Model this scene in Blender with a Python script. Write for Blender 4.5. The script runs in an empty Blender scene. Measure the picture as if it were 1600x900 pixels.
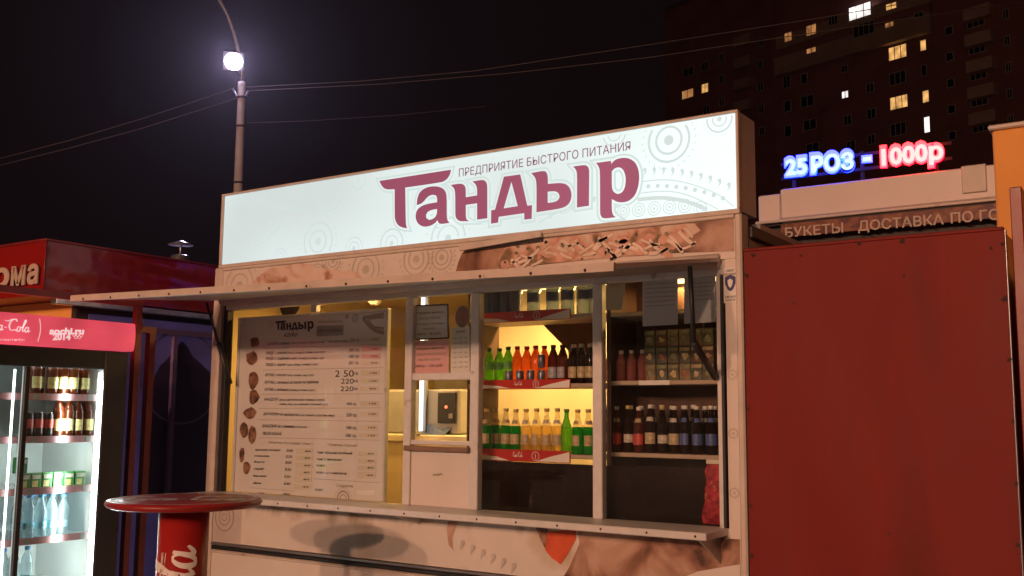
import bpy, math, random
from mathutils import Vector
from mathutils.geometry import tessellate_polygon
random.seed(7)
scene = bpy.context.scene
COL = scene.collection

# ---------------------------------------------------------------- camera
FPX, YAW, PITCH, ROLL = 1585.0, 0.587006, 0.123637, 0.008535
CAM = Vector((0, 0, 1.6))
_fw = Vector((-math.sin(YAW)*math.cos(PITCH), math.cos(YAW)*math.cos(PITCH), math.sin(PITCH)))
_r0 = Vector((math.cos(YAW), math.sin(YAW), 0)); _u0 = _r0.cross(_fw)
_r = _r0*math.cos(ROLL) + _u0*math.sin(ROLL); _u = -_r0*math.sin(ROLL) + _u0*math.cos(ROLL)
cd = bpy.data.cameras.new('camera'); cam = bpy.data.objects.new('camera', cd); COL.objects.link(cam)
cd.sensor_width = 36; cd.lens = FPX*36/1600; cd.clip_start = .05; cd.clip_end = 3000
from mathutils import Matrix
cam.matrix_world = Matrix.Translation(CAM) @ Matrix((_r, _u, -_fw)).transposed().to_4x4()
scene.camera = cam

# ---------------------------------------------------------------- night sky and exposure
world = bpy.data.worlds.new('World'); scene.world = world; world.use_nodes = True
wn = world.node_tree; wn.nodes.clear()
wo = wn.nodes.new('ShaderNodeOutputWorld'); wb = wn.nodes.new('ShaderNodeBackground')
wb2 = wn.nodes.new('ShaderNodeBackground'); wa = wn.nodes.new('ShaderNodeAddShader')
sky = wn.nodes.new('ShaderNodeTexSky'); sky.sky_type = 'NISHITA'; sky.sun_disc = False
sky.sun_elevation = math.radians(-6); sky.sun_rotation = math.radians(200)
wn.links.new(sky.outputs[0], wb2.inputs[0]); wb2.inputs[1].default_value = 0.002
wb.inputs[0].default_value = (0.0046, 0.0023, 0.0022, 1); wb.inputs[1].default_value = 1.0   # town glow on low cloud
wn.links.new(wb.outputs[0], wa.inputs[0]); wn.links.new(wb2.outputs[0], wa.inputs[1]); wn.links.new(wa.outputs[0], wo.inputs[0])
scene.view_settings.view_transform = 'Standard'; scene.view_settings.look = 'None'
scene.view_settings.exposure = 0; scene.view_settings.gamma = 1
scene.render.engine = 'CYCLES'
scene.cycles.use_denoising = True
scene.cycles.max_bounces = 8; scene.cycles.volume_bounces = 0; scene.cycles.transparent_max_bounces = 24
scene.cycles.sample_clamp_indirect = 4
scene.cycles.caustics_reflective = False; scene.cycles.caustics_refractive = False

SODIUM_POS = Vector((2.8, -24.0, 7.0)); SODIUM_POWER = 9500; SODIUM_COL = (1.0, 0.51, 0.31)
SODIUM2_POS = Vector((-1.0, -23.0, 7.4)); SODIUM2_POWER = 7500
HAZE = 0.00021
SODIUM_FILL_POS = Vector((-3.6, -22.0, 8.2)); SODIUM_FILL_POWER = 7500

# ---------------------------------------------------------------- pixel -> point on a known plane
def ray(px, py): return _fw + _r*((px-800)/FPX) - _u*((py-450)/FPX)
def F(px, py, d=4.5):
    v = ray(px, py); return CAM + v*((d-CAM.y)/v.y)
def S(px, py, x):
    v = ray(px, py); return CAM + v*((x-CAM.x)/v.x)
def PL(px, py, p, n):
    v = ray(px, py); return CAM + v*((p-CAM).dot(n)/v.dot(n))

# ---------------------------------------------------------------- mesh helpers
class MB:
    def __init__(s): s.v = []; s.f = []
    def add(s, vs, fs):
        o = len(s.v); s.v += [Vector(a) for a in vs]; s.f += [tuple(i+o for i in f) for f in fs]; return s
    def box(s, x0, x1, y0, y1, z0, z1):
        return s.add([(x0,y0,z0),(x1,y0,z0),(x1,y1,z0),(x0,y1,z0),(x0,y0,z1),(x1,y0,z1),(x1,y1,z1),(x0,y1,z1)],
                     [(0,3,2,1),(4,5,6,7),(0,1,5,4),(1,2,6,5),(2,3,7,6),(3,0,4,7)])
    def bbox(s, x0, x1, y0, y1, z0, z1, b=.006):
        # box with chamfered vertical and horizontal edges
        b = min(b, abs(x1-x0)*.4, abs(y1-y0)*.4, abs(z1-z0)*.4)
        vs = []
        for z, i in ((z0, b), (z0+b, 0), (z1-b, 0), (z1, b)):
            for x, y in ((x0+b, y0+i), (x1-b, y0+i), (x1-i, y0+b), (x1-i, y1-b), (x1-b, y1-i), (x0+b, y1-i), (x0+i, y1-b), (x0+i, y0+b)):
                vs.append((x, y, z))
        fs = [tuple(range(7, -1, -1)), tuple(range(24, 32))]
        for k in range(3):
            for j in range(8): fs.append((k*8+j, k*8+(j+1) % 8, k*8+8+(j+1) % 8, k*8+8+j))
        return s.add(vs, fs)
    def arc(s, prof, a0, a1, n=8):
        vs = []; fs = []
        for r, z in prof:
            for k in range(n+1):
                a = a0+(a1-a0)*k/n; vs.append((r*math.cos(a), r*math.sin(a), z))
        for j in range(len(prof)-1):
            for k in range(n): fs.append((j*(n+1)+k, j*(n+1)+k+1, (j+1)*(n+1)+k+1, (j+1)*(n+1)+k))
        return s.add(vs, fs)
    def lathe(s, prof, c=(0,0,0), n=14, cap=True):
        c = Vector(c); vs = []; fs = []
        for r, z in prof:
            for k in range(n):
                a = 2*math.pi*k/n; vs.append(c+Vector((r*math.cos(a), r*math.sin(a), z)))
        for j in range(len(prof)-1):
            for k in range(n):
                fs.append((j*n+k, j*n+(k+1) % n, j*n+n+(k+1) % n, j*n+n+k))
        if cap:
            fs.append(tuple(range(n-1, -1, -1))); m = (len(prof)-1)*n; fs.append(tuple(range(m, m+n)))
        return s.add(vs, fs)
    def tube(s, pts, r, n=8):
        pts = [Vector(p) for p in pts]; vs = []; fs = []
        rs = r if isinstance(r, (list, tuple)) else [r]*len(pts)
        ref = None
        for i, p in enumerate(pts):
            t = (pts[min(i+1, len(pts)-1)]-pts[max(i-1, 0)]).normalized()
            if ref is None: ref = Vector((0,0,1)) if abs(t.z) < .9 else Vector((1,0,0))
            a = (ref - t*ref.dot(t)).normalized(); b = t.cross(a); ref = a
            for k in range(n):
                an = 2*math.pi*k/n; vs.append(p+(a*math.cos(an)+b*math.sin(an))*rs[i])
        for j in range(len(pts)-1):
            for k in range(n): fs.append((j*n+k, j*n+(k+1) % n, j*n+n+(k+1) % n, j*n+n+k))
        fs.append(tuple(range(n-1, -1, -1))); m = (len(pts)-1)*n; fs.append(tuple(range(m, m+n)))
        return s.add(vs, fs)
    def bar(s, a, b, w, h, up=(0,0,1)):
        a = Vector(a); b = Vector(b); t = (b-a).normalized(); up = Vector(up)
        sd = t.cross(up).normalized(); u = sd.cross(t).normalized()
        vs = [p+sd*i*w/2+u*j*h/2 for p in (a, b) for i, j in ((-1,-1),(1,-1),(1,1),(-1,1))]
        return s.add(vs, [(0,1,2,3),(7,6,5,4),(0,4,5,1),(1,5,6,2),(2,6,7,3),(3,7,4,0)])
    def poly(s, pts):
        pts = [Vector(p) for p in pts]
        return s.add(pts, [tuple(t) for t in tessellate_polygon([pts])])
    def prism(s, pts, off):
        pts = [Vector(p) for p in pts]; off = Vector(off); n = len(pts)
        tr = tessellate_polygon([pts])
        fs = [tuple(t) for t in tr] + [tuple(i+n for i in reversed(t)) for t in tr]
        fs += [(i, (i+1) % n, n+(i+1) % n, n+i) for i in range(n)]
        return s.add(pts+[p+off for p in pts], fs)
    def ribbon(s, pts, w, nrm, closed=False):
        pts = [Vector(p) for p in pts]; nrm = Vector(nrm); n = len(pts); vs = []; fs = []
        ws = w if isinstance(w, (list, tuple)) else [w]*n
        for i, p in enumerate(pts):
            a = pts[(i-1) % n] if closed else pts[max(i-1, 0)]
            b = pts[(i+1) % n] if closed else pts[min(i+1, n-1)]
            t = (b-a).normalized(); sd = nrm.cross(t).normalized()*ws[i]/2
            vs += [p-sd, p+sd]
        for i in range(n if closed else n-1):
            j = (i+1) % n; fs.append((2*i, 2*j, 2*j+1, 2*i+1))
        return s.add(vs, fs)

def make(name, mb, mat, parent=None, smooth=False, kind=None, label=None):
    if parent is None:
        xs = [v.x for v in mb.v]; ys = [v.y for v in mb.v]; zs = [v.z for v in mb.v]
        org = Vector(((min(xs)+max(xs))/2, (min(ys)+max(ys))/2, min(zs)))
    else:
        root = parent
        while root.parent: root = root.parent
        org = Vector(root.location)
    me = bpy.data.meshes.new(name)
    me.from_pydata([v-org for v in mb.v], [], mb.f)
    if smooth: me.shade_smooth()
    me.materials.append(mat)
    o = bpy.data.objects.new(name, me); COL.objects.link(o)
    if parent: o.parent = parent
    else: o.location = org
    if kind: o['kind'] = kind
    if label: o['label'] = label
    return o
def tag(o, label, cat, group=None):
    o['label'] = label; o['category'] = cat
    if group: o['group'] = group
    return o
def thing(name, label, cat, loc=(0,0,0), group=None):
    o = bpy.data.objects.new(name, None); COL.objects.link(o); o.location = loc; o.empty_display_size = .1
    return tag(o, label, cat, group)
def structure(o): o['kind'] = 'structure'; return o
def dup(root, loc, label=None, group=None, rotz=0, scale=None):
    r = root.copy(); COL.objects.link(r); r.location = loc; r.rotation_euler = (0, 0, rotz)
    if scale: r.scale = scale
    if label: r['label'] = label
    if group: r['group'] = group
    for ch in list(root.children):
        c = ch.copy(); COL.objects.link(c); c.parent = r
        for g in list(ch.children):
            e = g.copy(); COL.objects.link(e); e.parent = c
    return r

# filled 2D outlines with holes, and lettering, as flat meshes
def curve_mesh(loops, offset=0.0, extrude=0.0):
    cu = bpy.data.curves.new('outline', 'CURVE'); cu.dimensions = '2D'; cu.fill_mode = 'BOTH'
    cu.offset = offset; cu.extrude = extrude
    for lp in loops:
        sp = cu.splines.new('POLY'); sp.points.add(len(lp)-1); sp.use_cyclic_u = True
        for i, (x, y) in enumerate(lp): sp.points[i].co = (x, y, 0, 1)
    ob = bpy.data.objects.new('outline', cu); me = bpy.data.meshes.new_from_object(ob)
    vs = [v.co.copy() for v in me.vertices]; fs = [tuple(p.vertices) for p in me.polygons]
    bpy.data.objects.remove(ob); bpy.data.curves.remove(cu); bpy.data.meshes.remove(me)
    return vs, fs
def text_raw(txt, shear=0.0, bold=0.0, extrude=0.0):
    cu = bpy.data.curves.new('lettering', 'FONT'); cu.body = txt; cu.shear = shear; cu.offset = bold; cu.extrude = extrude
    cu.resolution_u = 3; cu.size = 1
    ob = bpy.data.objects.new('lettering', cu); me = bpy.data.meshes.new_from_object(ob)
    vs = [v.co.copy() for v in me.vertices]; fs = [tuple(p.vertices) for p in me.polygons]
    bpy.data.objects.remove(ob); bpy.data.curves.remove(cu); bpy.data.meshes.remove(me)
    return vs, fs
_v, _f = text_raw('Н'); CAPH = max(v.y for v in _v)
def text_mb(txt, P0, P1, cap, up=Vector((0,0,1)), lift=0.0, nrm=Vector((0,-1,0)), **kw):
    vs, fs = text_raw(txt, **kw); mb = MB()
    if not vs: return mb
    x0 = min(v.x for v in vs); x1 = max(v.x for v in vs)
    ex = (P1-P0); L = ex.length; ex = ex/L
    mb.add([P0 + ex*((v.x-x0)/(x1-x0)*L) + up*(v.y/CAPH*cap) + nrm*(lift+v.z) for v in vs], fs)
    return mb
def chaikin(lp, it=2, keep=42):
    for _ in range(it):
        out = []; n = len(lp)
        for i in range(n):
            a = Vector(lp[i-1]); b = Vector(lp[i]); c = Vector(lp[(i+1) % n])
            ang = math.degrees((b-a).angle(c-b, 0))
            if ang > keep: out.append(tuple(b))
            else: out += [tuple(b.lerp(a, .22)), tuple(b.lerp(c, .22))]
        lp = out
    return lp

rc = random.Random(12)
def crumple(o, u, v, nu, nv, n, amp):
    mb = MB(); o = Vector(o); u = Vector(u); v = Vector(v); n = Vector(n)
    ph = [(rc.uniform(4,18), rc.uniform(4,14), rc.uniform(0,6)) for _ in range(5)]
    for i in range(nu+1):
        for j in range(nv+1):
            a, b = i/nu, j/nv; e = min(1, 6*a, 6*(1-a))*min(1, 5*b, 5*(1-b))
            h = sum(math.sin(p*a+q*b+r) for p, q, r in ph)/3
            mb.v.append(o+u*a+v*b+n*(amp*e*h))
    for i in range(nu):
        for j in range(nv): k = i*(nv+1)+j; mb.f.append((k, k+nv+1, k+nv+2, k+1))
    return mb
# ---------------------------------------------------------------- materials
def nodes(name):
    m = bpy.data.materials.new(name); m.use_nodes = True; nt = m.node_tree
    return m, nt, nt.nodes['Principled BSDF'], nt.nodes['Material Output']
def P(name, col, rough=.5, metal=0, var=.12, scale=6, bump=0, bscale=40, coat=0, dirt=None, dirt_scale=3, dirt_at=.58, dirt_w=.12, spec=.5, stretch=None):
    m, nt, b, out = nodes(name); L = nt.links.new
    tc = nt.nodes.new('ShaderNodeTexCoord'); mp = nt.nodes.new('ShaderNodeMapping'); L(tc.outputs['Object'], mp.inputs[0])
    if stretch: mp.inputs['Scale'].default_value = stretch
    n1 = nt.nodes.new('ShaderNodeTexNoise'); n1.inputs['Scale'].default_value = scale; n1.inputs['Detail'].default_value = 5; L(mp.outputs[0], n1.inputs[0])
    r = nt.nodes.new('ShaderNodeValToRGB'); L(n1.outputs[0], r.inputs[0])
    r.color_ramp.elements[0].position = .3; r.color_ramp.elements[1].position = .7
    r.color_ramp.elements[0].color = (*[c*(1-var) for c in col], 1); r.color_ramp.elements[1].color = (*[min(1, c*(1+var)) for c in col], 1)
    cout = r.outputs[0]
    if dirt:
        n2 = nt.nodes.new('ShaderNodeTexNoise'); n2.inputs['Scale'].default_value = dirt_scale; n2.inputs['Detail'].default_value = 8; L(mp.outputs[0], n2.inputs[0])
        r2 = nt.nodes.new('ShaderNodeValToRGB'); L(n2.outputs[0], r2.inputs[0])
        r2.color_ramp.elements[0].position = dirt_at; r2.color_ramp.elements[1].position = dirt_at+dirt_w
        r2.color_ramp.elements[0].color = (0,0,0,1); r2.color_ramp.elements[1].color = (1,1,1,1)
        mx = nt.nodes.new('ShaderNodeMix'); mx.data_type = 'RGBA'; L(r2.outputs[0], mx.inputs[0]); L(cout, mx.inputs[6]); mx.inputs[7].default_value = (*dirt, 1)
        cout = mx.outputs[2]
    L(cout, b.inputs['Base Color'])
    rr = nt.nodes.new('ShaderNodeMapRange'); L(n1.outputs[0], rr.inputs[0]); rr.inputs[3].default_value = max(.02, rough-.08); rr.inputs[4].default_value = min(1, rough+.1)
    L(rr.outputs[0], b.inputs['Roughness'])
    b.inputs['Metallic'].default_value = metal; b.inputs['Coat Weight'].default_value = coat; b.inputs['Specular IOR Level'].default_value = spec
    if bump:
        n3 = nt.nodes.new('ShaderNodeTexNoise'); n3.inputs['Scale'].default_value = bscale; n3.inputs['Detail'].default_value = 3; L(mp.outputs[0], n3.inputs[0])
        bp = nt.nodes.new('ShaderNodeBump'); bp.inputs['Strength'].default_value = 1; bp.inputs['Distance'].default_value = bump; L(n3.outputs[0], bp.inputs['Height']); L(bp.outputs[0], b.inputs['Normal'])
    return m
def EM(name, col, st, var=0, scale=2, base=(.5,.5,.5), detail=1):
    m, nt, b, out = nodes(name); L = nt.links.new
    b.inputs['Base Color'].default_value = (*base, 1); b.inputs['Roughness'].default_value = .4
    b.inputs['Emission Color'].default_value = (*col, 1); b.inputs['Emission Strength'].default_value = st
    if var:
        tc = nt.nodes.new('ShaderNodeTexCoord'); n = nt.nodes.new('ShaderNodeTexNoise'); n.inputs['Scale'].default_value = scale; n.inputs['Detail'].default_value = detail
        L(tc.outputs['Object'], n.inputs[0])
        r = nt.nodes.new('ShaderNodeMapRange'); L(n.outputs[0], r.inputs[0]); r.inputs[1].default_value = .3; r.inputs[2].default_value = .7
        r.inputs[3].default_value = st*(1-var); r.inputs[4].default_value = st*(1+var); L(r.outputs[0], b.inputs['Emission Strength'])
    return m
def front_fresnel(nt, ior):   # reflection at the outer skin only
    fr = nt.nodes.new('ShaderNodeFresnel'); fr.inputs[0].default_value = ior
    ge = nt.nodes.new('ShaderNodeNewGeometry'); m1 = nt.nodes.new('ShaderNodeMath'); m1.operation = 'SUBTRACT'; m1.inputs[0].default_value = 1
    nt.links.new(ge.outputs['Backfacing'], m1.inputs[1])
    m2 = nt.nodes.new('ShaderNodeMath'); m2.operation = 'MULTIPLY'; nt.links.new(fr.outputs[0], m2.inputs[0]); nt.links.new(m1.outputs[0], m2.inputs[1])
    return m2.outputs[0]
def GLASS(name, tint=(1,1,1), refl=1.0, rough=.0, haze=0.0, ior=1.5):
    m, nt, b, out = nodes(name); L = nt.links.new; nt.nodes.remove(b)
    tr = nt.nodes.new('ShaderNodeBsdfTransparent'); tr.inputs[0].default_value = (*tint, 1)
    gl = nt.nodes.new('ShaderNodeBsdfGlossy'); gl.inputs['Roughness'].default_value = rough; gl.inputs[0].default_value = (refl, refl, refl, 1)
    fr = front_fresnel(nt, ior)
    mx = nt.nodes.new('ShaderNodeMixShader'); L(fr, mx.inputs[0]); L(tr.outputs[0], mx.inputs[1]); L(gl.outputs[0], mx.inputs[2])
    last = mx
    if haze:   # film of dust and smears
        tc = nt.nodes.new('ShaderNodeTexCoord'); n = nt.nodes.new('ShaderNodeTexNoise'); n.inputs['Scale'].default_value = 4; n.inputs['Detail'].default_value = 6; L(tc.outputs['Object'], n.inputs[0])
        mr = nt.nodes.new('ShaderNodeMapRange'); L(n.outputs[0], mr.inputs[0]); mr.inputs[1].default_value = .35; mr.inputs[2].default_value = .7; mr.inputs[3].default_value = haze*.3; mr.inputs[4].default_value = haze
        df = nt.nodes.new('ShaderNodeBsdfDiffuse'); df.inputs[0].default_value = (.6,.6,.6,1)
        m2 = nt.nodes.new('ShaderNodeMixShader'); L(mr.outputs[0], m2.inputs[0]); L(mx.outputs[0], m2.inputs[1]); L(df.outputs[0], m2.inputs[2]); last = m2
    L(last.outputs[0], out.inputs[0]); return m
def LIQUID(name, col, clear=.5):
    # bottle: coloured body that lets light through, with a glossy skin
    m, nt, b, out = nodes(name); L = nt.links.new; nt.nodes.remove(b)
    tr = nt.nodes.new('ShaderNodeBsdfTransparent'); tr.inputs[0].default_value = (*col, 1)
    tl = nt.nodes.new('ShaderNodeBsdfTranslucent'); tl.inputs[0].default_value = (*col, 1)
    df = nt.nodes.new('ShaderNodeBsdfDiffuse'); df.inputs[0].default_value = (*[c*.6 for c in col], 1)
    a = nt.nodes.new('ShaderNodeMixShader'); a.inputs[0].default_value = .5; L(tl.outputs[0], a.inputs[1]); L(df.outputs[0], a.inputs[2])
    c = nt.nodes.new('ShaderNodeMixShader'); c.inputs[0].default_value = clear; L(a.outputs[0], c.inputs[1]); L(tr.outputs[0], c.inputs[2])
    gl = nt.nodes.new('ShaderNodeBsdfGlossy'); gl.inputs['Roughness'].default_value = .035
    fr = front_fresnel(nt, 1.5)
    d = nt.nodes.new('ShaderNodeMixShader'); L(fr, d.inputs[0]); L(c.outputs[0], d.inputs[1]); L(gl.outputs[0], d.inputs[2])
    L(d.outputs[0], out.inputs[0]); return m
def FOOD(name, stops, scale=9, rough=.5, kind='noise', detail=6):
    m, nt, b, out = nodes(name); L = nt.links.new
    tc = nt.nodes.new('ShaderNodeTexCoord')
    n = nt.nodes.new('ShaderNodeTexNoise'); n.inputs['Scale'].default_value = scale; n.inputs['Detail'].default_value = detail; n.inputs['Distortion'].default_value = .6
    L(tc.outputs['Object'], n.inputs[0])
    r = nt.nodes.new('ShaderNodeValToRGB'); cr = r.color_ramp; L(n.outputs[0], r.inputs[0])
    cr.elements[0].position, cr.elements[0].color = stops[0][0], (*stops[0][1], 1)
    cr.elements[1].position, cr.elements[1].color = stops[-1][0], (*stops[-1][1], 1)
    for p, c in stops[1:-1]: e = cr.elements.new(p); e.color = (*c, 1)
    L(r.outputs[0], b.inputs['Base Color']); b.inputs['Roughness'].default_value = rough
    return m

M = dict(
 ground=P('paving', (.30,.285,.27), .6, var=.25, scale=3, bump=.004, bscale=30),
 cream=P('cream_panel', (.66,.60,.55), .42, var=.05, scale=3, bump=.0012, bscale=3),
 cream_dirty=P('stained_panel', (.66,.60,.54), .42, var=.06, scale=2.5, dirt=(.36,.24,.09), dirt_scale=2.6, dirt_at=.54, dirt_w=.25),
 alu=P('aluminium_profile', (.62,.61,.59), .38, var=.06, scale=20, dirt=(.3,.25,.2), dirt_scale=14, dirt_at=.66),
 trim=P('painted_trim', (.58,.51,.45), .42, var=.1, scale=9, dirt=(.3,.2,.12), dirt_scale=8, dirt_at=.66),
 brown=P('brown_trim', (.20,.12,.08), .5, var=.15),
 black=P('black_rubber', (.018,.018,.02), .45, var=.2),
 steel=P('grey_steel', (.34,.34,.36), .34, metal=.75, var=.12, scale=8),
 redsheet=P('red_painted_sheet', (.185,.011,.006), .62, var=.14, scale=1.6, bump=.004, bscale=2.2, dirt=(.11,.012,.008), dirt_scale=1.7, dirt_at=.5, dirt_w=.3, spec=.3, stretch=(2.2,2.2,.5)),
 rust=P('rust', (.035,.018,.014), .8, var=.4, scale=30),
 redvinyl=P('red_vinyl', (.25,.012,.010), .2, var=.1, scale=2, bump=.03, bscale=2.3, spec=.35),
 redtube=P('red_tube', (.22,.022,.018), .4, var=.2, scale=10),
 redtable=P('red_table', (.34,.018,.016), .3, var=.12, scale=5),
 redprint=P('red_print', (.45,.02,.02), .4, var=.08),
 whiteprint=P('white_print', (.78,.76,.73), .45, var=.06),
 wornprint=P('worn_print', (.66,.6,.56), .35, var=.2, scale=20, dirt=(.32,.02,.02), dirt_scale=22, dirt_at=.52, dirt_w=.08),
 ink=P('dark_ink', (.035,.03,.035), .6, var=.1),
 ink_grey=P('grey_ink', (.22,.2,.19), .6, var=.1),
 ink_pale=P('pale_brown_ink', (.42,.36,.3), .6, var=.08),
 menu=P('menu_sheet', (.70,.67,.65), .38, var=.04, scale=2),
 pricebox=P('price_slot', (.66,.62,.52), .3, var=.06), pricepink=P('pink_price_slot', (.74,.42,.42), .3, var=.06),
 paper=P('paper', (.72,.70,.66), .6, var=.05), paperblue=P('file_paper', (.60,.64,.70), .25, var=.06),
 orn=P('ornament_print', (.50,.45,.41), .45, var=.08), ornb=P('ornament_brown', (.34,.28,.25), .45, var=.1),
 yellowwall=P('inner_wall', (.72,.58,.30), .55, var=.06, scale=3), creamwall=P('inner_cream_wall', (.74,.68,.50), .5, var=.12, scale=2.5), wood=P('dark_wood', (.07,.032,.02), .55, var=.3, scale=5, stretch=(6,6,1)),
 cloth=P('dark_cloth', (.011,.007,.006), .85, var=.3, scale=4, bump=.03, bscale=5, spec=.04),
 shelf=P('shelf_board', (.42,.33,.25), .45, var=.1),
 fridgeblack=P('fridge_black', (.014,.015,.017), .3, var=.2), fridgewhite=P('fridge_white', (.80,.82,.82), .35, var=.03),
 pricestrip=P('fridge_price_strip', (.52,.25,.27), .4, var=.15, scale=25),
 concrete=P('pole_concrete', (.60,.55,.48), .75, var=.12, scale=4, bump=.004, bscale=25),
 galv=P('galvanised', (.55,.56,.58), .3, metal=.9, var=.15, scale=14, bump=.006, bscale=14),
 wire=P('cable', (.16,.13,.12), .6),
 brick=P('apartment_brick', (.30,.13,.125), .85, var=.2, scale=.35), balcony=P('balcony_panel', (.55,.40,.33), .8, var=.15, scale=.5),
 balcony2=P('loggia_panel', (.44,.30,.25), .8, var=.15, scale=.5),
 winframe=P('window_frame', (.55,.52,.5), .6), darkglass=P('dark_pane', (.012,.014,.02), .12, var=.2),
 shopwhite=P('shop_fascia', (.74,.66,.62), .45, var=.08, scale=1.2, bump=.012, bscale=1.6), shopdark=P('shop_dark', (.05,.035,.03), .6, var=.2),
 leafprint=FOOD('autumn_leaf_print', [(.3,(.03,.006,.005)),(.45,(.13,.02,.012)),(.55,(.26,.08,.025)),(.7,(.07,.010,.008))], 9),
 orange=P('orange_render', (.85,.40,.10), .8, var=.08, scale=2, bump=.002, bscale=20),
 letterpale=P('pale_letter', (.52,.42,.34), .5, var=.1),
 purplewall=P('purple_banner', (.19,.14,.30), .5, var=.15, scale=1.5, bump=.004, bscale=3), purpledark=P('dark_purple_print', (.055,.04,.11), .5, var=.3, scale=3),
 glass=GLASS('window_glass', (.97,.98,.97), .9, haze=.008), fridgeglass=GLASS('fridge_glass', (.96,1,.98), .7, haze=.02),
 plate=P('grey_plate', (.33,.33,.32), .4), worktop=P('cream_worktop', (.7,.62,.42), .4),
 bread=FOOD('bread_print', [(.28,(.16,.05,.03)),(.40,(.42,.22,.15)),(.52,(.66,.50,.42)),(.75,(.72,.60,.54))], 5.5, .42),
 wrap=FOOD('wrap_print', [(.32,(.07,.03,.02)),(.44,(.28,.14,.09)),(.55,(.46,.29,.21)),(.72,(.60,.44,.35))], 4.2, .42),
 filling=FOOD('filling_print', [(.30,(.12,.09,.05)),(.40,(.30,.19,.11)),(.48,(.58,.30,.22)),(.56,(.62,.44,.35)),(.70,(.68,.55,.46))], 11, .42),
 meat=P('meat_print', (.62,.36,.28), .45, var=.2, scale=14), cheese=P('cheese_print', (.72,.60,.50), .45, var=.15, scale=14), herb=P('herb_print', (.17,.15,.08), .5, var=.5, scale=30),
 tomato=P('tomato_print', (.55,.085,.03), .4, var=.25, scale=8), dish=FOOD('dish_print', [(.3,(.03,.02,.02)),(.45,(.18,.08,.05)),(.6,(.34,.18,.11)),(.75,(.12,.10,.05))], 22, .5),
 stain=P('grey_green_stain', (.30,.30,.24), .5, var=.35, scale=9),
)
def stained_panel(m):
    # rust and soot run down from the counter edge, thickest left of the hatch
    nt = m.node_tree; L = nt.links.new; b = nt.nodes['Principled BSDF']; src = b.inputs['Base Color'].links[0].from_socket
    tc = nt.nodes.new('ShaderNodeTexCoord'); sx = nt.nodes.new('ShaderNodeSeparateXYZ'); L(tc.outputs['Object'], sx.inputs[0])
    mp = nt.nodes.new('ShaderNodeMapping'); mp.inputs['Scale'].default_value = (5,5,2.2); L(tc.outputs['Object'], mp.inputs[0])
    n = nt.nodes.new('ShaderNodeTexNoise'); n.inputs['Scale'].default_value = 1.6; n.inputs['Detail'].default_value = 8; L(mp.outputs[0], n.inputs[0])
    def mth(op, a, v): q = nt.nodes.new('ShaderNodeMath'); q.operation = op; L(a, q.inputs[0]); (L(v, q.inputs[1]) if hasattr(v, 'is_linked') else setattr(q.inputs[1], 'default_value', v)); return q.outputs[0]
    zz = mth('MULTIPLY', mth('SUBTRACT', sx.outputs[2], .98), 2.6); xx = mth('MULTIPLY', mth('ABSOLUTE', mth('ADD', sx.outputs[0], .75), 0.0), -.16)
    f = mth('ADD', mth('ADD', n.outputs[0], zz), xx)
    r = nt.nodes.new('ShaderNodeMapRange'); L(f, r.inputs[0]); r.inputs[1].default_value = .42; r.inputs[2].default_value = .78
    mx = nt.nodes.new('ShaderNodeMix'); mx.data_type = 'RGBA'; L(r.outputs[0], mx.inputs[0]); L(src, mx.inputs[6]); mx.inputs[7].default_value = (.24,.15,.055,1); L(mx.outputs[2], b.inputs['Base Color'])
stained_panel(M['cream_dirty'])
# lit things
M['sign'] = EM('backlit_sign_face', (.78,.95,.95), .88, var=.2, scale=.9, base=(.15,.15,.15), detail=0)
M['sign_orn'] = EM('backlit_ornament', (.70,.87,.86), .80, base=(.12,.12,.12))
M['sign_orn2'] = EM('backlit_letter_border', (.70,.88,.86), .80, base=(.12,.12,.12))
M['sign_plum'] = EM('backlit_plum', (.38,.095,.165), .78, var=.14, scale=1.5, base=(.06,.02,.03))
M['sign_text'] = EM('backlit_slogan', (.24,.075,.13), .8, base=(.1,.03,.05))
M['fr_head'] = EM('fridge_header', (.82,.085,.13), .74, var=.3, scale=3, base=(.4,.02,.03))
M['fr_head_text'] = EM('fridge_header_text', (1,.72,.74), .75)
M['fr_tube'] = EM('fridge_tube', (.90,1,.97), 6)
M['tube'] = EM('warm_tube', (1,.66,.22), 5); M['cool_tube'] = EM('cool_tube', (.85,.95,1), 1.6)
M['ledblue'] = EM('blue_led', (.004,.022,1), 13); M['ledred'] = EM('red_led', (1,.002,.012), 12); M['ledblue_core'] = EM('blue_led_core', (.45,.80,1), 1.1); M['ledred_core'] = EM('red_led_core', (1,.62,.62), 1.1)
M['matt_black'] = P('matt_black', (.035,.035,.045), .9, var=.1, spec=.05)
M['flood'] = EM('floodlight_lens', (.70,.60,1), 300)
M['sodium'] = EM('sodium_lens', (1,.5,.15), 40)
M['win_warm'] = EM('lit_warm_window', (1,.52,.16), .75, var=.6, scale=1.1, detail=3)
M['win_warm2'] = EM('lit_amber_window', (1,.42,.13), .34, var=.6, scale=1.1, detail=3)
M['win_white'] = EM('lit_white_window', (1,.93,.90), 1.3, var=.5, scale=.8, detail=3)
M['red_dot'] = EM('red_indicator', (1,.08,.03), 4)

def glow(name, kind, loc, power, col, rot=None, size=.3, size_y=None, spot=None, parent=None):
    ld = bpy.data.lights.new(name, kind); ld.energy = power; ld.color = col
    if kind == 'AREA':
        ld.size = size
        if size_y: ld.shape = 'RECTANGLE'; ld.size_y = size_y
    else: ld.shadow_soft_size = size
    if spot: ld.spot_size = spot; ld.spot_blend = .4
    o = bpy.data.objects.new(name, ld); COL.objects.link(o)
    if parent:
        o.parent = parent; o.location = Vector(loc)-parent.location
    else: o.location = loc
    if rot: o.rotation_euler = rot
    return o

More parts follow.
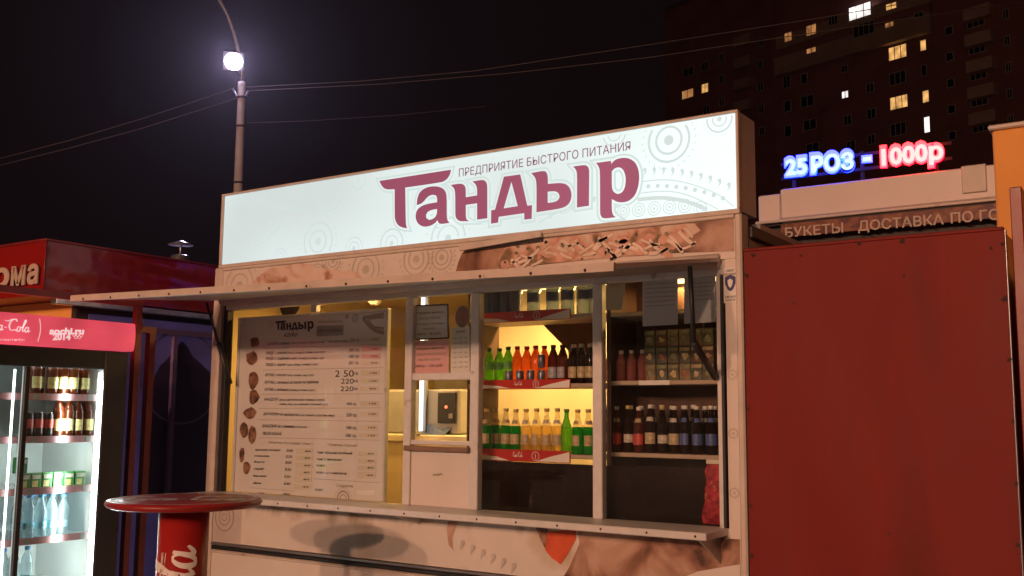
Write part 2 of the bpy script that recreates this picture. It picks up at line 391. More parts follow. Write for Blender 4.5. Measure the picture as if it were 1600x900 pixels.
# ================================================================= GROUND
g = MB().add([(-600,-600,0),(600,-600,0),(600,600,0),(-600,600,0)], [(0,1,2,3)])
structure(make('ground', g, M['ground']))

# ================================================================= SODIUM STREET LAMP behind the camera (the orange light)
def sodium_lamp(label, pos, power):
    t = thing('street_lamp', label, 'street lamp', (pos.x, pos.y-1.6, 0)); h = pos.z
    make('pole', MB().lathe([(.11,0),(.09,4),(.06,h+.1)], t.location, 12), M['concrete'], t, True)
    make('arm', MB().tube([t.location+Vector((0,0,h)), t.location+Vector((0,.5,h+.25)), t.location+Vector((0,1.3,h+.3))], .04), M['galv'], t, True)
    make('lamp_head', MB().bbox(pos.x-.16, pos.x+.16, pos.y-.45, pos.y+.25, h+.22, h+.36, .05), M['galv'], t)
    make('lens', MB().bbox(pos.x-.13, pos.x+.13, pos.y-.3, pos.y+.22, h+.16, h+.218, .02), M['sodium'], t)
    glow('lamp_light', 'POINT', pos, power, SODIUM_COL, size=.3, parent=t)
sodium_lamp('tall street lamp with orange sodium head straight across the pavement from the kiosk', SODIUM_POS, SODIUM_POWER)
sodium_lamp('taller street lamp with orange sodium head across the pavement from the kiosk sign', SODIUM2_POS, SODIUM2_POWER)
sodium_lamp('added unseen street lamp with orange sodium head across from the red kiosk', SODIUM_FILL_POS, SODIUM_FILL_POWER)  # extra lamp out of view, added as fill to lighten the shadows

# ================================================================= KIOSK
Y0 = 4.5; XL, XR = -5.372, -1.70
K = thing('kiosk', 'cream fast food kiosk with aluminium windows under the big lit sign', 'kiosk', (-3.54, 5.6, 0))
YB = 6.7
make('floor', MB().box(XL+.05, XR-.05, Y0+.08, YB-.06, .18, .30), M['brown'], K)
make('back_wall', MB().box(XL, XR, YB-.05, YB, .10, 2.50), M['yellowwall'], K)
make('side_wall', MB().box(XL, XL+.05, Y0+.09, YB-.052, .10, 2.50), M['yellowwall'], K)
make('side_wall', MB().box(XR-.05, XR-.002, Y0+.09, YB-.052, .10, 2.50), M['plate'], K)
make('ceiling', MB().box(XL+.052, XR-.052, Y0+.1, YB-.055, 2.44, 2.48), M['yellowwall'], K)
make('roof', MB().box(XL-.01, XR+.01, Y0+.22, YB+.03, 2.502, 2.530), M['steel'], K)
make('roof_edge', MB().bbox(XR-.0015, XR+.022, Y0+.09, YB+.02, 2.44, 2.500, .006), M['black'], K)
# corner posts
make('corner_post', MB().bbox(XL, XL+.075, Y0-.012, Y0+.085, .1, 2.55, .008), M['trim'], K)
make('corner_post', MB().bbox(XR-.034, XR, Y0-.012, Y0+.085, .1, 2.55, .008), M['trim'], K)
cp0 = make('column_panel', MB().box(-1.79, XR-.035, Y0+.004, Y0+.05, 1.0, 2.36), M['cream'], K)
make('column_panel', MB().box(XL+.076, -5.262, Y0+.02, Y0+.07, 1.05, 2.36), M['black'], K)
cp2 = make('column_panel', MB().box(XL+.076, -5.0295, Y0+.004, Y0+.05, .770, 1.046), M['orn'], K)
# fascia with printed food picture above the windows
fz0, fz1 = 2.335, 2.548
fas = make('fascia_panel', MB().box(XL+.076, XR-.035, Y0, Y0+.05, fz0, fz1), M['cream'], K)
make('fascia_rail', MB().bbox(XL+.076, XR-.035, Y0-.014, Y0-.001, 2.527, 2.553, .004), M['trim'], K)
# hinge roller housing
hr = make('hinge_rail', MB().lathe([(.036,0),(.036,3.46)], (0,0,0), 12), M['trim'], K, True)
hr.data.transform(Matrix.Translation(Vector((-5.27,Y0-.02,2.325))-K.location) @ Matrix.Rotation(math.pi/2, 4, 'Y') @ Matrix.Translation(K.location))
make('window_head', MB().bbox(-5.26, -1.79, Y0+.001, Y0+.05, 2.262, 2.332, .004), M['alu'], K)
make('window_sill', MB().bbox(-5.26, -1.79, Y0+.001, Y0+.06, 1.048, 1.088, .004), M['alu'], K)
# window frame members
zs0, zs1 = 1.089, 2.261
for nm, x0, x1, m in (('window_post', -3.725, -3.672, 'alu'), ('window_post', -3.262, -3.205, 'alu'), ('window_post', -2.50, -2.446, 'alu'), ('window_jamb', -1.815, -1.797, 'black'), ('window_jamb', -5.26, -5.235, 'black')):
    make(nm, MB().bbox(x0, x1, Y0-.004, Y0+.045, zs0, zs1, .004), M[m], K)
make('window_bead', MB().box(-1.836, -1.8155, Y0+.005, Y0+.03, zs0, zs1), M['alu'], K)
make('window_mullion', MB().bbox(-4.49, -4.445, Y0+.005, Y0+.045, 2.215, zs1, .003), M['alu'], K)
make('transom', MB().bbox(-3.671, -3.263, Y0, Y0+.04, 1.785, 1.825, .004), M['alu'], K)
make('transom', MB().bbox(-3.671, -3.263, Y0, Y0+.04, 1.425, 1.452, .004), M['alu'], K)
make('hatch_ledge', MB().bbox(-3.70, -3.25, Y0-.03, Y0-.0045, 1.392, 1.42, .004), M['brown'], K)
make('hatch_panel', MB().bbox(-3.671, -3.263, Y0+.006, Y0+.036, 1.089, 1.390, .004), M['cream'], K)
make('hatch_panel_frame', MB().box(-3.66, -3.275, Y0+.002, Y0+.0055, 1.375, 1.386), M['alu'], K)
def pane(x0, x1, z0, z1): return make('window_pane', MB().box(x0, x1, Y0+.022, Y0+.027, z0, z1), M['glass'], K)
pane(-5.234, -3.726, zs0, zs1); pane(-3.671, -3.263, 1.826, zs1); pane(-3.671, -3.263, 1.453, 1.784)
pane(-3.204, -2.501, zs0, zs1); pane(-2.445, -1.837, zs0, zs1)
# lower cladding
lp = make('lower_panel', MB().box(-5.029, XR-.035, Y0+.002, Y0+.05, .772, 1.046), M['cream_dirty'], K)
make('lower_panel', MB().box(XL+.076, XR-.035, Y0+.002, Y0+.05, .12, .722), M['cream'], K)
make('trim_strip', MB().bbox(XL+.076, XR-.035, Y0-.012, Y0+.03, .752, .768, .004), M['steel'], K)
make('trim_strip', MB().bbox(XL+.076, XR-.035, Y0-.008, Y0+.03, .726, .748, .004), M['black'], K)
make('trim_strip', MB().bbox(XL+.076, XR-.035, Y0-.014, Y0+.03, .708, .722, .004), M['trim'], K).location.z = -.002
# counter shelf
sh = make('counter_shelf', MB().bbox(-5.3, -1.795, 4.245, Y0-.001, 1.056, 1.090, .004), M['alu'], K)
for i in range(15):
    x = -5.15+i*.236
    s = make('screw', MB().lathe([(.006,0),(.004,.003)], (0,0,0), 6), M['rust'], sh)
    s.data.transform(Matrix.Translation(Vector((x, 4.2445, 1.073))-K.location) @ Matrix.Rotation(math.pi/2, 4, 'X') @ Matrix.Translation(K.location))
make('shelf_bracket', MB().prism([(-1.84,4.26,1.055),(-1.84,4.499,1.055),(-1.84,4.499,.93)], (.01,0,0)), M['steel'], K)
make('shelf_bracket', MB().prism([(-3.60,4.26,1.055),(-3.60,4.499,1.055),(-3.60,4.499,.99)], (.012,0,0)), M['alu'], K)
# lifted shutter flap with struts
A, B, C, D = Vector((-5.30,3.42,2.232)), Vector((-1.80,3.42,2.158)), Vector((-1.80,4.478,2.322)), Vector((-5.29,4.478,2.326))
flap = make('shutter_flap', MB().prism([A,B,C,D], (0,0,.018)), M['alu'], K)
make('flap_edge', MB().bar(A+Vector((0,-.006,.004)), B+Vector((0,-.006,.004)), .018, .034), M['trim'], flap)
for i in range(14):
    p = A.lerp(B, (i+.5)/14)+Vector((0,-.0155,-.004))
    s = make('rivet', MB().lathe([(.007,0),(.005,.004)], (0,0,0), 6), M['rust'], flap)
    s.data.transform(Matrix.Translation(p-K.location) @ Matrix.Rotation(math.pi/2, 4, 'X') @ Matrix.Translation(K.location))
E1 = [S(1078,418,-1.803), S(1084,535,-1.803), F(1118,590,4.488)]
E1[0].z = 2.255
make('strut', MB().tube([E1[0], E1[1]], .0115), M['black'], flap, True)
make('strut', MB().tube([E1[1], E1[2]], .0165), M['black'], flap, True)
E2 = [S(323,478,-5.285), F(360,600,4.488)]; E2[0].z = 2.30
make('strut', MB().tube([E2[0], E2[0].lerp(E2[1], .55)], .010), M['black'], flap, True)
make('strut', MB().tube([E2[0].lerp(E2[1], .5), E2[1]], .016), M['black'], flap, True)

# printed pictures and ornaments on the panels
N = Vector((0,-1,0))
def circ(c, r, n=36, rx=1.0): return [c+Vector((r*rx*math.cos(2*math.pi*k/n), 0, r*math.sin(2*math.pi*k/n))) for k in range(n)]
def rosette(mb, c, radii, dot, petals=0, pr=0, ps=.01, clip=None):
    ok = (lambda p: True) if clip is None else (lambda p: clip[0] < p.x < clip[1] and clip[2] < p.z < clip[3])
    for r, w in radii:
        pts = circ(c, r, 40)
        run = []
        allok = all(ok(p) for p in pts)
        if allok: mb.ribbon(pts, w, N, True)
        else:
            start = next((i for i in range(40) if not ok(pts[i])), 0)
            for k in range(41):
                p = pts[(start+k) % 40]
                if ok(p): run.append(p)
                else:
                    if len(run) > 1: mb.ribbon(run, w, N)
                    run = []
            if len(run) > 1: mb.ribbon(run, w, N)
    if dot and ok(c): mb.poly(circ(c, dot, 18))
    for k in range(petals):
        a = 2*math.pi*k/petals; p = c+Vector((math.cos(a)*pr, 0, math.sin(a)*pr))
        if ok(p+Vector((ps,0,0))) and ok(p-Vector((ps,0,0))) and ok(p+Vector((0,0,ps))) and ok(p-Vector((0,0,ps))):
            d = Vector((math.cos(a+.5), 0, math.sin(a+.5))); e = Vector((-d.z, 0, d.x))
            mb.poly([p-d*ps, p-e*ps*.32, p+d*ps*.5-e*ps*.45, p+d*ps, p+d*ps*.5+e*ps*.3, p-e*ps*.02])
    return mb
def clip_poly(pts, z0, z1, x0, x1):
    def cut(ps, f, v):
        out = []
        for i in range(len(ps)):
            a, b = ps[i-1], ps[i]; fa, fb = f(a)-v, f(b)-v
            if (fa >= 0) != (fb >= 0): out.append(a.lerp(b, fa/(fa-fb)))
            if fb >= 0: out.append(b)
        return out
    pts = cut(pts, lambda p: p.z, z0); pts = cut(pts, lambda p: -p.z, -z1); pts = cut(pts, lambda p: p.x, x0); pts = cut(pts, lambda p: -p.x, -x1)
    return pts
yf = Y0-.0022
orn = MB(); cl = (XL+.085, XR-.045, fz0+.03, fz1-.025)
for px, py, r in ((374,447,.13), (571,421,.105), (520,408,.06), (650,405,.09), (690,402,.07), (495,425,.05)):
    rosette(orn, F(px, py, yf), [(r,.010), (r*.62,.009)], r*.25, 22, r*1.28, .014, cl)
make('ornament_print', orn, M['orn'], fas)
def fp(pts, d): return [F(x, y, d) for x, y in pts]
bread = [(390,447),(398,438),(408,428),(420,420),(437,416),(455,413),(470,411),(485,414),(500,419),(515,421),(540,424),(554,424),(562,430),(568,436),(500,445),(440,449)]
make('bread_print', MB().poly(clip_poly(fp(bread, yf-.0015), fz0+.002, fz1-.024, -6, 0)), M['bread'], fas)
piz = [(712,424),(716,410),(722,395),(735,386),(760,380),(800,374),(860,368),(930,361),(1000,354),(1060,348),(1100,345),(1148,341),(1152,392),(1060,395),(930,405),(800,418)]
make('filling_print', MB().poly(clip_poly(fp(piz, yf-.0015), fz0+.002, fz1-.024, -6, XR-.04)), M['wrap'], fas)
fil = [(778,420),(780,400),(790,386),(815,377),(870,371),(950,362),(1030,353),(1085,349),(1095,360),(1075,372),(1050,392),(960,400),(870,410)]
make('filling_print', MB().poly(clip_poly(fp(fil, yf-.003), fz0+.002, fz1-.024, -6, XR-.04)), M['filling'], fas)
rnd = random.Random(3)
def inq(p): return fz0+.006 < p.z < fz1-.03 and p.x < XR-.05
lay = yf-.0045
for mname, nn, ln, wd in (('meat', 22, .09, .045), ('herb', 26, .026, .016), ('cheese', 46, .10, .018)):
    mb = MB()
    for _ in range(nn):
        px = rnd.uniform(785, 1085); top = 376-(px-800)*.083+3; py = rnd.uniform(top, top+40-(px-785)*.022)
        c = F(px, py, lay); a = rnd.uniform(-.9, .9) if mname != 'cheese' else rnd.choice((rnd.uniform(-.9,-.2), rnd.uniform(.1,.8)))
        d = Vector((math.cos(a), 0, math.sin(a))); e = Vector((-d.z, 0, d.x)); L_ = ln*rnd.uniform(.5, 1.1); w_ = wd*rnd.uniform(.6, 1.2); bnd = rnd.uniform(-.09, .09)*L_
        pts = []
        for k in range(7):
            u = -1+2*k/6; pts.append(c+d*u*L_/2+e*(bnd*(1-u*u)))
        if all(inq(p+Vector((0,0,s))) for p in pts for s in (-w_/2, w_/2)):
            ws = [w_*(1-.75*abs(-1+2*k/6)**2.2) for k in range(7)] if mname != 'cheese' else [w_*.9]*7
            mb.ribbon(pts, ws, N)
    make(mname+'_print', mb, M[mname], fas); lay -= .0014
# lower panel print: stains, torn wrap picture, tomato
yl = Y0+.002-.0022
z0, z1 = .774, 1.044
def lowp(name, pts, m, k, par=lp): 
    q = clip_poly(fp(pts, yl-.0014*k), z0, z1, -5.02, XR-.04)
    if len(q) > 2: make(name, MB().poly(q), M[m], par)
lowp('wrap_print', [(902,822),(905,850),(890,885),(875,910),(1180,960),(1180,836),(1100,834)], 'wrap', 0)
lowp('wrap_print', [(700,812),(716,814),(706,838),(707,858),(718,868),(701,852),(698,830)], 'wrap', 1)
lowp('tomato_print', [(853,832),(900,826),(900,842),(888,864),(876,882),(862,872),(852,860)], 'tomato', 1)
lowp('bread_print', [(836,822),(856,826),(852,858),(846,846)], 'dish', 2)
lowp('drawing_print', [(1060,905),(1090,893),(1130,886),(1180,878),(1180,920)], 'cream', 2)
mb = MB()
for k in range(9):
    c = F(722+k*16, 852+k*7.2, yl-.0014*2)
    if c.z > .80:
        d = Vector((.35,0,.94)); e = Vector((.94,0,-.35)); s = .030
        mb.poly([c-d*s+e*-.006, c-d*s*.1-e*.010, c+d*s*.7-e*.016, c+d*s-e*.002, c+d*s*.6+e*.012, c-d*s*.1+e*.006])
make('ornament_print', mb, M['orn'], lp)
mb = rosette(MB(), Vector((-5.19, Y0+.0018, .93)), [(.085,.009), (.05,.008), (.022,.006)], 0); make('ornament_print', mb, M['ornb'], cp2)
mb = MB()
for k in range(3):
    rosette(mb, Vector((-1.762, Y0+.0018, 1.25+k*.27)), [(.02,.006)], .007, 9, .024, .006)
make('ornament_print', mb, M['orn'], cp0)

# ================================================================= LIGHT-BOX SIGN
SG = thing('lightbox_sign', 'long white backlit sign box with plum lettering on the kiosk roof edge', 'sign', (-3.52, 4.6, 2.555))
ys = Y0-.018; sx0, sx1, sz0, sz1 = -5.327, -1.703, 2.556, 3.046
make('housing', MB().box(sx0+.004, sx1-.004, Y0+.012, Y0+.215, sz0+.003, sz1-.004), M['alu'], SG)
face = make('sign_face', MB().box(sx0+.022, sx1-.014, Y0-.008, Y0+.0115, sz0+.012, sz1-.014), M['sign'], SG)
make('sign_frame', MB().bbox(sx0, sx1, ys-.004, Y0+.0118, sz1-.0135, sz1, .003), M['trim'], SG)
make('sign_frame', MB().bbox(sx0, sx1, ys-.004, Y0+.0118, sz0-.012, sz0+.0115, .003), M['trim'], SG)
make('sign_frame', MB().bbox(sx0, sx0+.0215, ys-.002, Y0+.0118, sz0+.012, sz1-.014, .003), M['trim'], SG)
make('sign_frame', MB().bbox(sx1-.0135, sx1, ys-.002, Y0+.0118, sz0+.012, sz1-.014, .003), M['trim'], SG)
# broken strip of the lower frame hanging loose
make('loose_trim', MB().bar(F(718,388,ys-.03), F(846,366,ys-.016), .02, .030), M['trim'], SG)
make('loose_trim', MB().bar(F(735,389,ys-.005), F(847,373,ys-.005), .006, .022), M['black'], SG)
yo = Y0-.008-.0016
so = MB(); cl = (sx0+.03, sx1-.02, sz0+.016, sz1-.02)
def pr(px, py, rp):   # radius in pixels -> metres, measured upright on the sign plane
    return (F(px, py-rp, yo)-F(px, py, yo)).length
def srow(px, py, radii, dot, petals=26):
    c = F(px, py, yo); rr = [(pr(px, py, r), pr(px, py, w)) for r, w in radii]
    R = rr[0][0]; rosette(so, c, rr, pr(px, py, dot), petals, R*1.27, R*.11, cl)
srow(497,377,[(29,3),(17,3)],6); srow(516,304,[(25,2.4),(15,2.2)],5); srow(461,296,[(13,2)],0); srow(553,388,[(17,2),(10,2)],4); srow(438,403,[(14,1.6),(8,1.6)],2)
srow(612,380,[(22,3),(12,2)],4); srow(700,372,[(32,3.4),(20,3)],6); srow(560,282,[(13,2)],3)
srow(1045,219,[(33.5,4),(21,4)],8); srow(1124,186,[(20,3),(11,2.4)],4); srow(960,209,[(19,2.4),(11,2)],3)
srow(365,345,[(11,1.6),(6,1.4)],2,0); srow(398,352,[(7,1.4)],2,0); srow(379,362,[(6,1.2)],1.5,0)
for k in range(6): srow(974+k*24, 330-k*2.1-(0 if k < 5 else -6), [(10.5,1.7),(6,1.7)], 2, 0)
# paisley leaf
def spl(pts, d, w, mb, steps=6):
    P_ = [F(x, y, d) for x, y in pts]; out = []
    for i in range(len(P_)-1):
        p0, p1, p2, p3 = P_[max(i-1,0)], P_[i], P_[i+1], P_[min(i+2,len(P_)-1)]
        for s in range(steps):
            t_ = s/steps; out.append(.5*((2*p1)+(p2-p0)*t_+(2*p0-5*p1+4*p2-p3)*t_*t_+(3*p1-p0-3*p2+p3)*t_**3))
    out.append(P_[-1]); mb.ribbon(out, w, N)
spl([(354,325),(372,317),(395,324),(412,340),(430,346),(415,362),(392,376),(370,380),(352,372)], yo, .006, so)
spl([(354,316),(380,310),(405,322),(428,334),(456,338),(440,350),(420,372),(395,388),(370,392),(351,386)], yo, .006, so)
spl([(385,307),(410,314),(432,326),(474,328)], yo, .004, so)
for k in range(26):
    u = k/25; c = F(402+u*72, 308+u*14+6*math.sin(u*3), yo); so.poly([c, c+Vector((.012,0,-.004)), c+Vector((.016,0,-.022)), c+Vector((.006,0,-.012))])
for k in range(26):
    u = k/25; c = F(466-u*100, 342+u*52-10*math.sin(u*3.1)*.3, yo)
    if c.z > sz0+.05: so.poly([c, c+Vector((.012,0,-.004)), c+Vector((.014,0,-.026)), c+Vector((.005,0,-.014))])
# big arch bands on the right
for w, pts in ((.006, [(1003,284),(1030,281),(1060,283),(1090,291),(1120,303),(1146,322)]), (.006, [(1000,302),(1030,299),(1060,301),(1090,311),(1122,327)]),
               (.02, [(996,312),(1030,309),(1060,312),(1085,319),(1105,328)]), (.006, [(880,334),(905,322),(940,306)]), (.008, [(842,348),(880,328),(930,314)])):
    spl(pts, yo, w, so)
for k in range(9):
    c = F(1013+k*14.6, 291-1.0*k+.42*k*k+(0), yo); so.poly(circ(c, .0115, 12))
for k in range(10):
    c = F(1007+k*14.6, 268-1.2*k+.42*k*k, yo); s = .026
    so.poly([c+Vector((-.010,0,-s)), c+Vector((.010,0,-s*.2)), c+Vector((.012,0,s*.6)), c+Vector((.0,0,s*.8)), c+Vector((-.010,0,s*.4)), c+Vector((.0,0,-s*.1))])
for k in range(5): so.poly(circ(F(860+k*17, 338-k*7, yo), .0115, 12))
make('ornament', so, M['sign_orn'], face)
LET = {
 'Т': [[(50,229),(457,165),(453,188),(440,212),(425,226),(405,237),(197,267),(200,465),(203,485),(208,497),(188,496),(165,487),(150,473),(140,452),(137,430),(137,276),(95,278),(75,270),(62,255)]],
 'а': [[(262,366),(265,330),(275,300),(292,280),(320,265),(355,259),(385,261),(410,270),(427,290),(433,320),(433,435),(438,455),(448,467),(405,474),(388,470),(380,452),(365,470),(340,484),(312,490),(285,484),(264,465),(255,435),(258,408),(270,386),(295,368),(330,358),(378,350),(378,325),(372,312),(355,307),(335,312),(318,326),(303,345),(285,360)],
       [(378,388),(345,394),(325,404),(314,422),(317,440),(332,450),(350,447),(367,435),(377,415)]],
 'н': [[(455,252),(510,243),(530,250),(540,267),(541,290),(541,322),(605,311),(605,270),(597,248),(578,232),(635,222),(652,229),(661,245),(663,265),(663,441),(605,449),(605,356),(541,365),(541,435),(547,450),(560,457),(512,459),(493,450),(483,434),(481,415),(481,295),(474,270)]],
 'д': [[(757,205),(850,192),(890,370),(917,366),(915,444),(873,449),(873,412),(728,433),(724,466),(684,472),(685,396),(707,392)], [(800,234),(836,372),(756,385)]],
 'ь': [[(912,185),(975,172),(994,175),(1004,190),(1007,215),(1007,246),(1075,240),(1108,246),(1130,265),(1141,295),(1141,325),(1130,355),(1108,375),(1075,387),(942,407),(943,240),(934,208)],
       [(1006,290),(1045,287),(1063,294),(1073,310),(1072,328),(1060,342),(1040,350),(1006,354)]],
 'ı': [[(1150,147),(1215,138),(1232,145),(1241,162),(1242,185),(1240,370),(1172,380),(1173,190),(1167,166)]],
 'р': [[(1280,127),(1365,115),(1367,132),(1390,107),(1430,97),(1468,100),(1502,122),(1521,160),(1527,210),(1520,265),(1502,312),(1470,342),(1435,352),(1400,349),(1370,332),(1370,395),(1376,422),(1393,435),(1335,443),(1315,438),(1305,422),(1303,400),(1303,175),(1296,148)],
       [(1370,175),(1385,159),(1405,151),(1425,156),(1440,175),(1448,205),(1449,235),(1443,270),(1428,295),(1405,304),(1385,296),(1370,275)]],
}
def letter(loops, lift, off=0):
    L2 = []
    for lp_ in loops:
        q = [F(580+x/3.636, 220+y/3.636, yo) for x, y in chaikin(lp_, 2)]
        L2.append([(p.x, p.z) for p in q])
    vs, fs = curve_mesh(L2, off)
    return MB().add([(v.x, yo-lift, v.y) for v in vs], fs)
for i, lp_ in enumerate(LET.values()): make('letter_border', letter(lp_, .002+.0002*i, .022), M['sign_orn2'], face)
for i, lp_ in enumerate(LET.values()): make('letter_outline', letter(lp_, .0038+.0002*i, .011), M['sign'], face)
for lp_ in LET.values(): make('letter', letter(lp_, .0058, 0), M['sign_plum'], face)
make('slogan', text_mb('ПРЕДПРИЯТИЕ БЫСТРОГО ПИТАНИЯ', F(718,276.5,yo), F(986,234.8,yo), .046, bold=.0, lift=.0065), M['sign_text'], face)

# ================================================================= MENU BOARD behind the left pane
ym = Y0+.062
MN = thing('menu_board', 'framed menu board with prices standing behind the wide kiosk pane', 'menu board', (-4.53, ym+.012, 1.089))
mx0, mx1, mz0, mz1 = -5.195, -3.905, 1.0895, 2.215
sheet = make('sheet', MB().box(mx0+.02, mx1-.02, ym, ym+.02, mz0+.002, mz1-.02), M['menu'], MN)
for a in ((mx0, mx0+.0195, mz0, mz1), (mx1-.0195, mx1, mz0, mz1)): make('frame_bar', MB().bbox(a[0], a[1], ym-.012, ym+.022, a[2], a[3], .004), M['alu'], MN)
make('frame_bar', MB().bbox(mx0+.02, mx1-.02, ym-.012, ym+.022, mz1-.0195, mz1, .004), M['alu'], MN)
def M1(x, y): return F(360+x/5.626, 480+y/5.625, ym-.0018)
def M2(x, y): return F(360+x/5.626, 630+y/5.625, ym-.0018)
def mt(T, txt, x0, y0, x1, y1, cap, m='ink', bold=.012, shear=.25, name='text_line'):
    make(name, text_mb(txt, T(x0, y0), T(x1, y1), cap, bold=bold, shear=shear, lift=.0012), M[m], sheet)
u = .00062   # one zoomed pixel on the board, in metres
for lp_ in LET.values():
    L2 = []
    for q_ in lp_:
        L2.append([(p_.x, p_.z) for p_ in (M1(395+(x-50)/1477*338, 200+(y-(490-(x-250)*.085))*.288*.92) for x, y in chaikin(q_, 1))])
    vs_, fs2 = curve_mesh(L2, .0012); make('heading_letter', MB().add([(v.x, ym-.0032, v.y) for v in vs_], fs2), M['ink'], sheet)
mt(M1, 'кафе', 470, 262, 592, 256, 50*u, bold=.0, shear=.35, name='heading')
mt(M1, 'РЕЖИМ РАБОТЫ:', 770, 142, 988, 135, 24*u, 'ink_grey')
make('hours_plate', MB().poly([M1(758,165), M1(996,155), M1(994,247), M1(756,258)]), M['plate'], sheet)
mt(M1, 'КРУГЛОСУТОЧНО', 775, 222, 982, 214, 26*u, 'ink')
rows = [(M1,'ДОНЕР в лаваше',320,333,528,325,26),(M1,'(мясо, морковь, помидор, зелень,',538,324,830,312,20),(M1,'картофель фри)',860,311,1032,304,20),
 (M1,'ПИДЕ  с мясом',312,416,497,411,27),(M1,'(мясо, помидор, зелень, сыр, соус)',505,410,835,400,20),(M1,'ПИДЕ с грибами',310,463,515,460,26),(M1,'(грибы, помидор, зелень, сыр)',522,460,822,454,20),
 (M1,'ПИДЕ с сыром',310,517,490,514,27),(M1,'(сыр, зелень, помидор, соус)',498,514,772,509,20),(M1,'КУТАБ с мясом',305,608,492,606,27),(M1,'(мясо, зелень, сыр, соус)',500,606,733,605,19),
 (M1,'КУТАБ с зеленью и сыром и грибами',303,673,775,669,27),(M1,'КУТАБ с зеленью',301,736,508,736,27),(M1,'(помидор, зелень, соус)',516,736,740,737,20),
 (M1,'АНАДОЛУ',295,821,420,821,26),(M1,'(мясо, картофель фри, помидор, огурец',430,821,830,822,19),(M1,'зелень, сыр, соус красный, чесночный соус)',430,859,858,862,19),
 (M2,'ХАЧАПУРИ по аджарски',287,106,598,112,26),(M2,'(сыр, брынза, сулугуни, яйцо)',606,112,917,117,19),(M2,'ШАШЛЫК из свинины',278,211,570,216,27),(M2,'(мякоть)',578,216,672,218,19),(M2,'ЛЮЛЯ КЕБАБ',277,278,450,281,27),
 (M1,'250 гр.',1045,303,1138,299,28),(M1,'201 гр.',1043,389,1135,387,27),(M1,'180 гр.',1043,445,1133,443,27),(M1,'201 гр.',1038,502,1130,500,27),
 (M1,'гр.',1090,592,1128,591,24),(M1,'гр.',1088,658,1125,657,24),(M1,'гр.',1085,726,1120,726,24),(M1,'450 гр.',1022,860,1110,862,24),(M2,'250 гр.',1018,116,1112,118,28),(M2,'100 гр.',1016,228,1112,231,28),(M2,'100 гр.',1012,297,1110,300,28),
 (M2,'чай чёрный,зелёный.',765,442,1075,450,22),(M2,'чай с лимоном',763,500,980,508,22),(M2,'кофе',758,556,830,559,22),(M2,'кофе со сливками',755,617,1022,628,22),(M2,'морс',745,768,816,770,22)]
for T, s_, a, b_, c_, d_, h in rows: mt(T, s_, a, b_, c_, d_, h*u*1.12, bold=.006)
for s_, a, b_, c_, d_, h in (('2 50',920,612,1085,610,66),('220',972,672,1085,671,50),('220',968,737,1083,737,48)): mt(M1, s_, a, b_, c_, d_, h*u, bold=0, shear=0)
mt(M2, 'Напитки прохладительные', 332, 352, 728, 367, 24*u, 'ink_pale'); mt(M2, 'Напитки горячие', 856, 374, 1122, 384, 24*u, 'ink_pale'); mt(M2, 'Сладости', 930, 734, 1080, 741, 28*u, 'ink_pale')
for i, (s_, x1) in enumerate((('лимонад эльбрус',440),('кока-кола',342),('фанта',300),('спрайт',300),('бон-аква',316),('айран',272))):
    y = (417,470,522,583,646,708)[i]; mt(M2, s_, 214-i*3.4, y, x1, y+3, 21*u); mt(M2, '0.5л' if i < 5 else '0.4л', 495-i*5, y+9, 550-i*5, y+11, 27*u)
mt(M2, 'соки', 240, 797, 300, 799, 20*u); mt(M2, '10мл', 462, 806, 525, 808, 22*u)
def slot(T, x0, y0, x1, y1, m='pricebox', txt=None):
    make('price_slot', MB().prism([T(x0,y0), T(x1,y0+(x1-x0)*.0), T(x1,y1), T(x0,y1)], (0,-.0015,0)), M[m], sheet)
    if txt: make('price', text_mb(txt, T(x0+(x1-x0)*.5, (y0+y1)/2+8)+N*.003, T(x1-(x1-x0)*.12, (y0+y1)/2+8)+N*.003, 17*u, bold=.01), M['ink'], sheet)
for i, b_ in enumerate(((1160,262,1322,302),(1155,345,1320,388),(1155,410,1318,450),(1150,470,1315,510),(1145,555,1310,600),(1145,625,1307,670),(1140,695,1303,738),(1140,825,1303,868))):
    slot(M1, *b_, m='pricepink' if i in (1,2) else 'pricebox', txt=('100','120','100','90','130','120','90','130')[i])
for b_ in ((1135,72,1300,118),(1130,190,1298,238),(1130,262,1293,305)): slot(M2, *b_, txt='150')
for b_ in ((580,398,725,445),(575,460,722,502),(572,522,720,570),(570,585,716,630),(565,645,712,692),(560,712,708,757),(1122,420,1282,467),(1120,483,1282,530),(1118,545,1280,590),(1115,605,1278,660)): slot(M2, *b_, txt='40')
slot(M2, 1110, 765, 1272, 805, 'whiteprint')
rl = MB()
for T, a, b_, c_, d_ in ((M1,285,362,1355,325),(M1,285,553,1345,530),(M1,265,765,1340,760),(M1,245,890,1325,885),(M2,245,145,1330,160),(M2,250,302,1320,325),(M2,170,742,555,775),(M2,730,664,1312,700)):
    rl.ribbon([T(a,b_), T(c_,d_)], .0028, N)
make('ruled_lines', rl, M['ink_pale'], sheet)
so = MB()
rosette(so, M1(1098,97), [(.024,.005),(.014,.004)], .006); rosette(so, M1(1025,82), [(.012,.006)], .006); rosette(so, M1(350,150), [(.024,.002),(.014,.002)], .004); rosette(so, M2(990,850)+Vector((0,0,.006)), [(.045,.010),(.025,.006)], 0, 20, .062, .008)
for off, w in ((0,.022),(22,.006),(34,.010)):
    pts = [M1(1165+off*1.4,90+off*.2), M1(1195+off,135), M1(1235+off*.8,180-off*.3), M1(1290+off*.4,212-off), M1(1350,228-off*1.3)]; so.ribbon(pts, w, N)
    pts = [M1(1165+off*1.4,90+off*.2), M1(1230+off*.6,82+off*.6), M1(1290,70+off*.7), M1(1350,60+off)]; so.ribbon(pts, w*.8, N)
make('ornament_print', so, M['ornb'], sheet)
rd = random.Random(5)
